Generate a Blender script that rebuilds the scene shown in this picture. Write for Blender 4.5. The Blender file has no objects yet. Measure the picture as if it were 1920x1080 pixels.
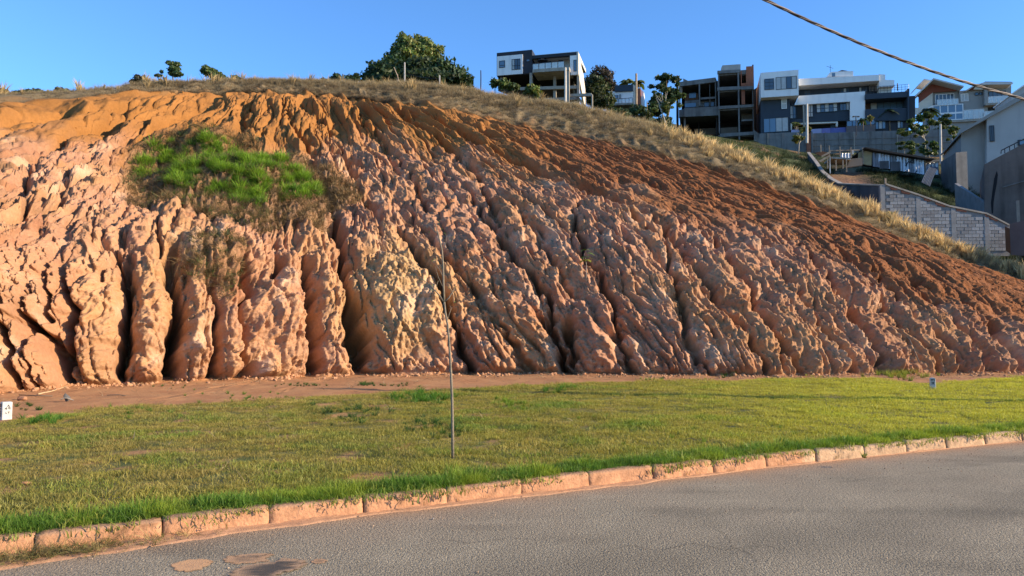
import bpy, bmesh, math, random
import numpy as np
from math import radians as R, sin, cos, pi
from mathutils import Vector, Matrix

# ------------------------------------------------------------------ camera, sky, sun, exposure
sc = bpy.context.scene
COL = sc.collection
random.seed(7)
RNG = np.random.default_rng(11)

FPX = 1400.0                      # focal length in pixels of the 1920 px wide photograph
PITCH = math.atan(80.0 / FPX)
CAMZ = 1.6
cam_d = bpy.data.cameras.new('camera')
cam_d.sensor_width = 36.0
cam_d.lens = 36.0 * FPX / 1920.0
cam_d.clip_start = 0.1
cam_d.clip_end = 3000.0
cam = bpy.data.objects.new('camera', cam_d)
COL.objects.link(cam)
cam.location = (0, 0, CAMZ)
cam.rotation_euler = (pi / 2 + PITCH, 0, 0)
sc.camera = cam

SUN_AZ = R(13)                    # the sun stands to the right, a little behind the camera
SUN_EL = R(20)
world = bpy.data.worlds.new('World')
sc.world = world
world.use_nodes = True
wn = world.node_tree
bg = wn.nodes['Background']
sky = wn.nodes.new('ShaderNodeTexSky')
sky.sky_type = 'NISHITA'
sky.sun_disc = False
sky.sun_elevation = SUN_EL
sky.sun_rotation = pi / 2 + SUN_AZ     # clockwise from +Y
sky.altitude = 800
sky.air_density = 1.0
sky.dust_density = 0.15
sky.ozone_density = 5.0
tintn = wn.nodes.new('ShaderNodeVectorMath'); tintn.operation = 'MULTIPLY'
tintn.inputs[1].default_value = (0.82, 1.06, 1.22)          # the camera's own rendering of blue
wn.links.new(sky.outputs[0], tintn.inputs[0]); wn.links.new(tintn.outputs[0], bg.inputs[0])
bg.inputs[1].default_value = 0.135

sun_d = bpy.data.lights.new('sun', 'SUN')
sun_d.energy = 5.0
sun_d.angle = R(0.5)
sun_d.color = (1.0, 0.80, 0.56)
sun = bpy.data.objects.new('sun', sun_d)
COL.objects.link(sun)
SD = Vector((cos(SUN_AZ) * cos(SUN_EL), -sin(SUN_AZ) * cos(SUN_EL), sin(SUN_EL)))
sun.rotation_euler = SD.to_track_quat('Z', 'Y').to_euler()

sc.view_settings.view_transform = 'Standard'
sc.view_settings.look = 'None'
sc.view_settings.gamma = 1.0
sc.view_settings.use_curve_mapping = False
sc.view_settings.exposure = 0.93

# ------------------------------------------------------------------ where a thing stands
CP, SP = cos(PITCH), sin(PITCH)
def ray(px, py):
    a, b = px - 960.0, 540.0 - py
    return (a, FPX * CP - b * SP, FPX * SP + b * CP)
def at(px, py, y):
    d = ray(px, py); k = y / d[1]
    return Vector((d[0] * k, y, CAMZ + d[2] * k))
def on_plane(px, py, z=0.0):
    d = ray(px, py); k = (z - CAMZ) / d[2]
    return Vector((d[0] * k, d[1] * k, z))
def project(P):
    """pixel coordinates of world points (n,3)"""
    x, y, z = P[..., 0], P[..., 1], P[..., 2] - CAMZ
    f = y * CP + z * SP
    u = -y * SP + z * CP
    return 960 + FPX * x / f, 540 - FPX * u / f

# ------------------------------------------------------------------ noise
def _h(ix, iy, s):
    h = (ix.astype(np.int64) * 374761393 + iy.astype(np.int64) * 668265263 + s * 1274126177) & 0xffffffff
    h = ((h ^ (h >> 13)) * 1103515245) & 0xffffffff
    h = ((h ^ (h >> 15)) * 2246822519) & 0xffffffff
    return ((h ^ (h >> 16)) & 0xffffff) / float(0xffffff)
def perlin(x, y, s=0):
    x = np.asarray(x, float); y = np.asarray(y, float)
    ix, iy = np.floor(x), np.floor(y)
    fx, fy = x - ix, y - iy
    u = fx * fx * fx * (fx * (fx * 6 - 15) + 10); v = fy * fy * fy * (fy * (fy * 6 - 15) + 10)
    def g(dx, dy):
        a = _h(ix + dx, iy + dy, s) * 2 * pi
        return np.cos(a) * (fx - dx) + np.sin(a) * (fy - dy)
    n0 = g(0, 0) * (1 - u) + g(1, 0) * u
    n1 = g(0, 1) * (1 - u) + g(1, 1) * u
    return (n0 * (1 - v) + n1 * v) * 1.5
def fbm(x, y, s=0, o=4):
    r = 0; a = 1.0
    for i in range(o):
        r = r + a * perlin(x * 2 ** i + 7.3 * i, y * 2 ** i + 3.1 * i, s + i); a *= 0.5
    return r / 1.6
def worley(x, y, s=0):
    """(F1, F2, random value of the nearest cell)"""
    x = np.asarray(x, float); y = np.asarray(y, float)
    ix, iy = np.floor(x), np.floor(y)
    f1 = np.full(x.shape, 9.0); f2 = np.full(x.shape, 9.0); rv = np.zeros(x.shape)
    for dx in (-1, 0, 1):
        for dy in (-1, 0, 1):
            cx, cy = ix + dx, iy + dy
            px = cx + 0.15 + 0.7 * _h(cx, cy, s); py = cy + 0.15 + 0.7 * _h(cx, cy, s + 91)
            d = np.hypot(px - x, py - y)
            m = d < f1
            f2 = np.where(m, f1, np.minimum(f2, d))
            rv = np.where(m, _h(cx, cy, s + 17), rv)
            f1 = np.where(m, d, f1)
    return f1, f2, rv
def sstep(a, b, x):
    t = np.clip((x - a) / (b - a), 0, 1)
    return t * t * (3 - 2 * t)
def mixc(a, b, t):
    return a * (1 - t[..., None]) + b * t[..., None]

# ------------------------------------------------------------------ objects
def tag(o, label=None, cat=None, group=None, kind=None):
    if label: o['label'] = label
    if cat: o['category'] = cat
    if group: o['group'] = group
    if kind: o['kind'] = kind
    elif cat: o['kind'] = 'thing'
    return o
def empty(name, loc=(0, 0, 0), rz=0.0, label=None, cat=None, group=None, kind=None):
    o = bpy.data.objects.new(name, None)
    o.empty_display_size = 0.2
    o.location = loc; o.rotation_euler = (0, 0, rz)
    COL.objects.link(o)
    return tag(o, label, cat, group, kind)
def np_mesh(name, verts, faces, smooth=False):
    """verts (n,3), faces (m,k) with one k"""
    me = bpy.data.meshes.new(name)
    verts = np.ascontiguousarray(verts, dtype=np.float32); faces = np.ascontiguousarray(faces, dtype=np.int32)
    n, m, k = len(verts), faces.shape[0], faces.shape[1]
    me.vertices.add(n); me.vertices.foreach_set('co', verts.ravel())
    me.loops.add(m * k); me.loops.foreach_set('vertex_index', faces.ravel())
    me.polygons.add(m)
    me.polygons.foreach_set('loop_start', np.arange(0, m * k, k, dtype=np.int32))
    try: me.polygons.foreach_set('loop_total', np.full(m, k, dtype=np.int32))
    except Exception: pass
    if smooth: me.polygons.foreach_set('use_smooth', np.ones(m, dtype=bool))
    me.update(calc_edges=True)
    return me
def set_col(me, cols, name='col'):
    a = me.color_attributes.new(name, 'FLOAT_COLOR', 'POINT')
    c = np.ones((len(me.vertices), 4), np.float32); c[:, :3] = cols
    a.data.foreach_set('color', c.ravel())
def set_f(me, vals, name):
    a = me.attributes.new(name, 'FLOAT', 'POINT')
    a.data.foreach_set('value', np.asarray(vals, np.float32))
def link(name, me, mat=None, parent=None, loc=None):
    o = bpy.data.objects.new(name, me)
    if mat is not None and len(me.materials) == 0: me.materials.append(mat)
    COL.objects.link(o)
    if parent is not None: o.parent = parent
    if loc is not None: o.location = loc
    return o
def grid_faces(nr, nc):
    i = np.arange(nr * nc).reshape(nr, nc)
    return np.stack([i[:-1, :-1], i[:-1, 1:], i[1:, 1:], i[1:, :-1]], -1).reshape(-1, 4)

class MB:
    """collects shapes into ONE mesh"""
    def __init__(s): s.v = []; s.f = []
    def add(s, vs, fs):
        b = len(s.v); s.v += [tuple(v) for v in vs]; s.f += [tuple(i + b for i in f) for f in fs]; return s
    def box(s, x0, x1, y0, y1, z0, z1, top=None):
        v = [(x0, y0, z0), (x1, y0, z0), (x1, y1, z0), (x0, y1, z0), (x0, y0, z1), (x1, y0, z1), (x1, y1, z1), (x0, y1, z1)]
        return s.add(v, [(0, 3, 2, 1), (4, 5, 6, 7), (0, 1, 5, 4), (1, 2, 6, 5), (2, 3, 7, 6), (3, 0, 4, 7)])
    def prism(s, pts, y0, y1):
        """pts (x,z) outline, extruded from y0 to y1"""
        n = len(pts)
        ar = sum(pts[i][0] * pts[(i + 1) % n][1] - pts[(i + 1) % n][0] * pts[i][1] for i in range(n))
        if ar < 0: pts = pts[::-1]
        v = [(x, y0, z) for x, z in pts] + [(x, y1, z) for x, z in pts]
        f = [tuple(range(n)), tuple(range(2 * n - 1, n - 1, -1))]
        f += [((i + 1) % n, i, i + n, (i + 1) % n + n) for i in range(n)]
        return s.add(v, f)
    def tube(s, pts, rad, n=7, cap=True):
        pts = [Vector(p) for p in pts]
        if not hasattr(rad, '__len__'): rad = [rad] * len(pts)
        rings = []
        for i, p in enumerate(pts):
            d = (pts[min(i + 1, len(pts) - 1)] - pts[max(i - 1, 0)])
            d = d.normalized() if d.length > 1e-9 else Vector((0, 0, 1))
            a = d.cross(Vector((0.13, 1, 0.07)) if abs(d.y) < 0.9 else Vector((1, 0.1, 0))).normalized(); b = d.cross(a)
            rings.append([p + (a * cos(2 * pi * k / n) + b * sin(2 * pi * k / n)) * rad[i] for k in range(n)])
        v = [q for r_ in rings for q in r_]
        f = [(i * n + k, i * n + (k + 1) % n, (i + 1) * n + (k + 1) % n, (i + 1) * n + k) for i in range(len(pts) - 1) for k in range(n)]
        if cap: f += [tuple(range(n - 1, -1, -1)), tuple((len(pts) - 1) * n + k for k in range(n))]
        return s.add(v, f)
    def build(s, name, mat=None, parent=None, smooth=False, loc=None):
        me = bpy.data.meshes.new(name)
        me.from_pydata(s.v, [], s.f)
        if smooth: me.polygons.foreach_set('use_smooth', [True] * len(me.polygons))
        me.update()
        return link(name, me, mat, parent, loc)

# ------------------------------------------------------------------ materials
MATS = {}
def nodes_of(m):
    m.use_nodes = True
    nt = m.node_tree
    return nt, nt.nodes, nt.links, nt.nodes['Principled BSDF']
def mat(name, col, rough=0.8, var=0.15, scale=3.0, bump=0.15, bscale=25.0, spec=0.3, metallic=0.0, stain=0.0, bdist=0.02):
    """plain surface with mottled colour, optional vertical run-down stains, fine relief"""
    if name in MATS: return MATS[name]
    m = bpy.data.materials.new(name); MATS[name] = m
    nt, N, L, b = nodes_of(m)
    b.inputs['Roughness'].default_value = rough
    b.inputs['Specular IOR Level'].default_value = spec
    b.inputs['Metallic'].default_value = metallic
    tc = N.new('ShaderNodeTexCoord')
    n1 = N.new('ShaderNodeTexNoise'); n1.inputs['Scale'].default_value = scale; n1.inputs['Detail'].default_value = 6; n1.inputs['Roughness'].default_value = 0.65
    L.new(tc.outputs['Object'], n1.inputs['Vector'])
    mr = N.new('ShaderNodeMapRange'); mr.inputs[1].default_value = 0.3; mr.inputs[2].default_value = 0.7
    mr.inputs[3].default_value = 1 - var; mr.inputs[4].default_value = 1 + var
    L.new(n1.outputs['Fac'], mr.inputs[0])
    mul = N.new('ShaderNodeVectorMath'); mul.operation = 'SCALE'
    mul.inputs[0].default_value = col[:3]
    L.new(mr.outputs[0], mul.inputs['Scale'])
    out = mul.outputs[0]
    if stain > 0:
        mp = N.new('ShaderNodeMapping'); mp.inputs['Scale'].default_value = (1.6, 1.6, 0.16)
        L.new(tc.outputs['Object'], mp.inputs[0])
        n2 = N.new('ShaderNodeTexNoise'); n2.inputs['Scale'].default_value = 1.0; n2.inputs['Detail'].default_value = 5
        L.new(mp.outputs[0], n2.inputs['Vector'])
        r2 = N.new('ShaderNodeMapRange'); r2.inputs[1].default_value = 0.5; r2.inputs[2].default_value = 0.72
        r2.inputs[3].default_value = 1; r2.inputs[4].default_value = 1 - stain
        L.new(n2.outputs['Fac'], r2.inputs[0])
        m2 = N.new('ShaderNodeVectorMath'); m2.operation = 'SCALE'
        L.new(out, m2.inputs[0]); L.new(r2.outputs[0], m2.inputs['Scale']); out = m2.outputs[0]
    L.new(out, b.inputs['Base Color'])
    if bump > 0:
        n3 = N.new('ShaderNodeTexNoise'); n3.inputs['Scale'].default_value = bscale; n3.inputs['Detail'].default_value = 4
        L.new(tc.outputs['Object'], n3.inputs['Vector'])
        bp = N.new('ShaderNodeBump'); bp.inputs['Strength'].default_value = bump; bp.inputs['Distance'].default_value = bdist
        L.new(n3.outputs['Fac'], bp.inputs['Height']); L.new(bp.outputs[0], b.inputs['Normal'])
    return m
def leaf_mat(name, col, trans=0.35, tt=(1.15, 1.1, 0.55), rough=0.55, attr='tint', var=True, spec=0.35, itype='INSTANCER'):
    """thin leaf: diffuse + translucent, hue shifted by a per-plant or per-leaf attribute"""
    if name in MATS: return MATS[name]
    m = bpy.data.materials.new(name); MATS[name] = m
    nt, N, L, b = nodes_of(m)
    b.inputs['Roughness'].default_value = rough; b.inputs['Specular IOR Level'].default_value = spec
    a = N.new('ShaderNodeAttribute'); a.attribute_type = itype; a.attribute_name = attr
    m1 = N.new('ShaderNodeVectorMath'); m1.operation = 'MULTIPLY'; m1.inputs[1].default_value = col[:3]
    L.new(a.outputs['Vector'], m1.inputs[0])
    out = m1.outputs[0]
    if itype == 'INSTANCER':
        v = N.new('ShaderNodeAttribute'); v.attribute_type = 'GEOMETRY'; v.attribute_name = 'col'
        m2 = N.new('ShaderNodeVectorMath'); m2.operation = 'MULTIPLY'
        L.new(out, m2.inputs[0]); L.new(v.outputs['Vector'], m2.inputs[1]); out = m2.outputs[0]
    L.new(out, b.inputs['Base Color'])
    tr = N.new('ShaderNodeBsdfTranslucent')
    m3 = N.new('ShaderNodeVectorMath'); m3.operation = 'MULTIPLY'; m3.inputs[1].default_value = tt
    L.new(out, m3.inputs[0]); L.new(m3.outputs[0], tr.inputs['Color'])
    mx = N.new('ShaderNodeMixShader'); mx.inputs[0].default_value = trans
    L.new(b.outputs[0], mx.inputs[1]); L.new(tr.outputs[0], mx.inputs[2])
    L.new(mx.outputs[0], N['Material Output'].inputs['Surface'])
    return m
def attr_mat(name, rough=0.9, nscale=14.0, namp=0.22, bump=0.5, bscale=30.0, bdist=0.03, spec=0.15, bump2=0.0, b2scale=120.0):
    """earth: colour from the mesh's own colour layer, broken up by grain; relief of crumbs"""
    m = bpy.data.materials.new(name); MATS[name] = m
    nt, N, L, b = nodes_of(m)
    b.inputs['Roughness'].default_value = rough; b.inputs['Specular IOR Level'].default_value = spec
    tc = N.new('ShaderNodeTexCoord')
    a = N.new('ShaderNodeAttribute'); a.attribute_name = 'col'
    n1 = N.new('ShaderNodeTexNoise'); n1.inputs['Scale'].default_value = nscale; n1.inputs['Detail'].default_value = 8; n1.inputs['Roughness'].default_value = 0.7
    L.new(tc.outputs['Object'], n1.inputs['Vector'])
    mr = N.new('ShaderNodeMapRange'); mr.inputs[1].default_value = 0.3; mr.inputs[2].default_value = 0.7
    mr.inputs[3].default_value = 1 - namp; mr.inputs[4].default_value = 1 + namp
    L.new(n1.outputs['Fac'], mr.inputs[0])
    mu = N.new('ShaderNodeVectorMath'); mu.operation = 'SCALE'
    L.new(a.outputs['Vector'], mu.inputs[0]); L.new(mr.outputs[0], mu.inputs['Scale'])
    L.new(mu.outputs[0], b.inputs['Base Color'])
    n3 = N.new('ShaderNodeTexNoise'); n3.inputs['Scale'].default_value = bscale; n3.inputs['Detail'].default_value = 6; n3.inputs['Roughness'].default_value = 0.65
    L.new(tc.outputs['Object'], n3.inputs['Vector'])
    bp = N.new('ShaderNodeBump'); bp.inputs['Strength'].default_value = bump; bp.inputs['Distance'].default_value = bdist
    L.new(n3.outputs['Fac'], bp.inputs['Height'])
    last = bp
    if bump2 > 0:
        v = N.new('ShaderNodeTexVoronoi'); v.inputs['Scale'].default_value = b2scale
        L.new(tc.outputs['Object'], v.inputs['Vector'])
        b2 = N.new('ShaderNodeBump'); b2.inputs['Strength'].default_value = bump2; b2.inputs['Distance'].default_value = 0.012
        b2.invert = True
        L.new(v.outputs['Distance'], b2.inputs['Height']); L.new(bp.outputs[0], b2.inputs['Normal']); last = b2
    L.new(last.outputs[0], b.inputs['Normal'])
    return m

# ------------------------------------------------------------------ scattering of tufts (real instances placed on real ground)
def scatter(name, pts, rot, scale, tint, kinds, variants, m, **tg):
    """one object: variants (unlinked meshes) set on points. rot = euler (n,3), scale (n,), tint (n,3), kinds (n,)"""
    me = bpy.data.meshes.new(name)
    n = len(pts)
    me.vertices.add(n); me.vertices.foreach_set('co', np.ascontiguousarray(pts, np.float32).ravel())
    a = me.attributes.new('rot', 'FLOAT_VECTOR', 'POINT'); a.data.foreach_set('vector', np.ascontiguousarray(rot, np.float32).ravel())
    a = me.attributes.new('scl', 'FLOAT', 'POINT'); a.data.foreach_set('value', np.ascontiguousarray(scale, np.float32))
    a = me.attributes.new('kind_no', 'INT', 'POINT'); a.data.foreach_set('value', np.ascontiguousarray(kinds, np.int32))
    a = me.attributes.new('tint', 'FLOAT_VECTOR', 'POINT'); a.data.foreach_set('vector', np.ascontiguousarray(tint, np.float32).ravel())
    me.update()
    o = link(name, me)
    g = bpy.data.node_groups.new(name + '_scatter', 'GeometryNodeTree')
    g.interface.new_socket('Geometry', in_out='INPUT', socket_type='NodeSocketGeometry')
    g.interface.new_socket('Geometry', in_out='OUTPUT', socket_type='NodeSocketGeometry')
    gi = g.nodes.new('NodeGroupInput'); go = g.nodes.new('NodeGroupOutput')
    def na(nm, t):
        x = g.nodes.new('GeometryNodeInputNamedAttribute'); x.data_type = t; x.inputs['Name'].default_value = nm; return x
    ar, as_, ak = na('rot', 'FLOAT_VECTOR'), na('scl', 'FLOAT'), na('kind_no', 'INT')
    jn = g.nodes.new('GeometryNodeJoinGeometry')
    for k, vm in enumerate(variants):
        vo = bpy.data.objects.new(name + '_tuft', vm)
        if len(vm.materials) == 0: vm.materials.append(m)
        oi = g.nodes.new('GeometryNodeObjectInfo'); oi.inputs['Object'].default_value = vo
        cmp_ = g.nodes.new('FunctionNodeCompare'); cmp_.data_type = 'INT'; cmp_.operation = 'EQUAL'
        g.links.new(ak.outputs['Attribute'], cmp_.inputs[2]); cmp_.inputs[3].default_value = k
        ip = g.nodes.new('GeometryNodeInstanceOnPoints')
        g.links.new(gi.outputs[0], ip.inputs['Points']); g.links.new(cmp_.outputs[0], ip.inputs['Selection'])
        g.links.new(oi.outputs['Geometry'], ip.inputs['Instance'])
        g.links.new(ar.outputs['Attribute'], ip.inputs['Rotation']); g.links.new(as_.outputs['Attribute'], ip.inputs['Scale'])
        g.links.new(ip.outputs[0], jn.inputs[0])
    g.links.new(jn.outputs[0], go.inputs[0])
    md = o.modifiers.new('scatter', 'NODES'); md.node_group = g
    return tag(o, **tg)
def tuft(name, n, spread, h0, h1, w, lean, seed, cbase=(0.55, 0.55, 0.45), ctip=(1.1, 1.1, 0.9), seg=2, plume=0.0):
    """n bent blades; colour layer 'col' multiplies the plant's tint"""
    r = np.random.default_rng(seed)
    V = []; F = []; C = []
    for i in range(n):
        a = r.uniform(0, 2 * pi); d = spread * math.sqrt(r.uniform(0, 1)); bx, by = d * cos(a), d * sin(a)
        h = r.uniform(h0, h1); ww = w * r.uniform(0.7, 1.3)
        la = r.uniform(0, 2 * pi) if spread > h1 else a + r.normal(0, 0.7)
        ln = lean * h * abs(r.normal(0.8, 0.5))
        f = r.uniform(0, 2 * pi); sx, sy = cos(f) * ww / 2, sin(f) * ww / 2
        sh = r.uniform(0.75, 1.25)
        b = len(V)
        for k in range(seg + 1):
            t = k / seg
            cx, cy, cz = bx + cos(la) * ln * t * t, by + sin(la) * ln * t * t, h * t * (1 - 0.25 * min(1, ln / h) * t)
            wd = 1 - t ** 2 * 1.0
            if plume and k > 0: wd = (1.0 + plume * (4 * t * (1 - t))) * (1 if k < seg else 0.1)
            c = [(cbase[j] * (1 - t) + ctip[j] * t) * sh for j in range(3)]
            if k < seg:
                V += [(cx - sx * wd, cy - sy * wd, cz), (cx + sx * wd, cy + sy * wd, cz)]; C += [c, c]
            else:
                V += [(cx, cy, cz)]; C += [c]
        for k in range(seg - 1):
            F.append((b + 2 * k, b + 2 * k + 1, b + 2 * k + 3)); F.append((b + 2 * k, b + 2 * k + 3, b + 2 * k + 2))
        F.append((b + 2 * seg - 2, b + 2 * seg - 1, b + 2 * seg))
    me = np_mesh(name, np.array(V), np.array(F))
    set_col(me, np.array(C))
    return me
# ------------------------------------------------------------------ the cut earth bank: net of flow lines (foot to crest)
def Yf(px, py, z=0.1): return on_plane(px, py, z).y
NET = [  # (px, py, metres behind the foot) up each flow line of the eroded bank, then the grassy brow
 [(-900,800,0),(-870,670,.8),(-800,540,2.2),(-650,430,6.),(-420,310,13),(-310,232,20),(-310,212,24)],
 [(-480,775,0),(-460,640,.8),(-410,520,2.2),(-310,400,6.),(-130,290,13),(-10,200,20.5),(-10,187,24)],
 [(-150,756,0),(-150,620,.8),(-125,500,2.2),(-30,385,6.5),(110,275,14),(235,182,22.5),(235,172,26)],
 [(130,728,0),(132,590,.7),(145,480,2.0),(200,375,6.),(300,268,13),(400,176,21.5),(400,161,25)],
 [(400,716,0),(400,585,.6),(400,478,1.9),(415,378,5.5),(450,270,11.5),(495,176,19.5),(495,160,23)],
 [(640,706,0),(632,580,.7),(612,475,2.1),(590,375,5.3),(572,270,10.5),(572,177,17.5),(575,161,21)],
 [(900,703,0),(850,585,.9),(790,480,2.5),(725,378,5.6),(665,270,10.7),(640,182,17),(645,163,20.5)],
 [(1180,705,0),(1105,590,1.1),(1040,488,2.8),(950,380,6.2),(820,275,11.3),(715,192,17.),(735,165,21)],
 [(1450,707,0),(1375,605,1.2),(1290,505,3.0),(1160,395,6.4),(970,290,11.3),(820,202,17.),(850,172,21)],
 [(1700,704,0),(1625,612,1.2),(1535,520,3.),(1400,425,6.),(1180,330,10.5),(950,230,16.5),(990,192,20.5)],
 [(1960,700,0),(1890,630,1.),(1805,555,2.4),(1680,475,4.8),(1440,385,8.5),(1100,262,14.2),(1140,216,18)],
 [(2250,694,0),(2185,652,.7),(2100,608,1.8),(1930,548,3.7),(1650,464,6.6),(1270,300,11),(1310,270,14.5)],
 [(2600,690,0),(2520,662,.5),(2420,635,1.2),(2180,600,2.6),(1800,524,4.8),(1480,366,8),(1525,354,11)],
 [(3000,686,0),(2900,665,.3),(2750,645,.8),(2480,624,1.7),(2060,592,3.),(1700,458,6),(1745,452,8.5)],
 [(3500,684,0),(3350,668,.2),(3200,652,.5),(2900,640,1.),(2420,628,1.8),(1920,536,4.2),(1965,524,6.5)],
 [(4000,682,0),(3850,672,.1),(3700,660,.3),(3450,650,.6),(3050,644,1.),(2300,600,2.6),(2350,585,4.5)],
]
NC = [60, 70, 130, 130, 130, 130, 135, 135, 130, 130, 110, 90, 80, 70, 40]      # columns between neighbouring flow lines
NR = [96, 96, 104, 96, 84, 26]                                                 # rows between neighbouring stations
foot_fix = {11: 28.5, 12: 30, 13: 31.5, 14: 33, 15: 34}
P0 = np.zeros((len(NET), len(NET[0]) + 2, 3))
for i, ln in enumerate(NET):
    Y0 = foot_fix.get(i, Yf(ln[0][0], ln[0][1]))
    for j, (px, py, d) in enumerate(ln):
        P0[i, j + 1] = at(px, py, Y0 + d)
    if i in foot_fix: P0[i, 1, 2] = 0.1
    P0[i, 0] = P0[i, 1] + np.array([0, -0.15, -0.7])
    P0[i, -1] = P0[i, -2] + np.array([0, 7.0, -0.2 if i < 8 else -0.9])
def crom(P, counts, axis):
    """Catmull-Rom through P along axis with counts steps per interval"""
    P = np.moveaxis(P, axis, 0)
    n = P.shape[0]
    out = []
    Q = np.concatenate([P[:1] * 2 - P[1:2], P, P[-1:] * 2 - P[-2:-1]])
    for k in range(n - 1):
        a, b, c, d = Q[k], Q[k + 1], Q[k + 2], Q[k + 3]
        ts = np.arange(counts[k]) / counts[k]
        if k == n - 2: ts = np.append(ts, 1.0)
        for t in ts:
            out.append(0.5 * ((2 * b) + (c - a) * t + (2 * a - 5 * b + 4 * c - d) * t * t + (3 * b - a - 3 * c + d) * t ** 3))
    return np.moveaxis(np.array(out), 0, axis)
NRR = [4] + NR + [10]
S = crom(crom(P0, NC, 0), NRR, 1)                  # (columns, rows, 3)
S = np.swapaxes(S, 0, 1).copy()                    # (rows, columns, 3)
nr, nc = S.shape[:2]
r_foot, r_crest, r_ridge = NRR[0], sum(NRR[:6]), sum(NRR[:7])
dU = np.linalg.norm(np.diff(S, axis=1), axis=2)
Um = np.concatenate([[0], np.cumsum(dU[sum(NRR[:3])])])
Um = Um - Um[nc // 2]
U = np.broadcast_to(Um, (nr, nc)).copy()
V = np.zeros((nr, nc)); V[1:] = np.cumsum(np.linalg.norm(np.diff(S, axis=0), axis=2), axis=0)
V -= V[r_foot]
Uf = S[..., 0] + .45 * S[..., 1]                   # runs level along the face, for the fine relief
tr_ = np.gradient(S, axis=0); tc_ = np.gradient(S, axis=1)
NRM = np.cross(tc_, tr_); NRM /= np.linalg.norm(NRM, axis=2, keepdims=True)
PX, PY = project(S)
DST = S[..., 1]
MPP = DST / FPX                                   # metres per pixel of the photograph
rowt = np.broadcast_to(np.arange(nr)[:, None], (nr, nc)).astype(float)
rf = (rowt - r_foot) / (r_crest - r_foot)         # 0 foot .. 1 crest
steep = 1 - sstep(0.33, 0.52, rf)                 # the near-vertical lower third
below = sstep(-0.004, 0.02, rf)
above = 1 - sstep(0.93, 1.0, rf)
env = below * above
# boundary of the loose ochre topsoil (pixels of the photograph)
bx = [-900, 0, 130, 250, 420, 560, 640, 760, 880, 1000, 1100, 1200, 1300, 1420, 1560, 1700, 1850, 1960, 2400]
by = [235, 250, 268, 285, 292, 300, 262, 285, 300, 335, 362, 385, 430, 450, 495, 560, 620, 655, 660]
wob = 34 * fbm(U / 1.6, V / 3.4, 5, 5)
top = 1 - sstep(-34, 40, PY - np.interp(PX, bx, by) + wob * 1.3)
right = sstep(800, 1150, PX)
# warp
W1 = 0.5 * perlin(U / 2.1, V / 3.5, 21); W2 = 0.16 * perlin(U / 0.5, V / 0.8, 22)
Uw = U + W1 + W2
Vw = V + 0.35 * perlin(U / 0.9, V / 1.1, 23)
disp = np.zeros((nr, nc))
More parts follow.
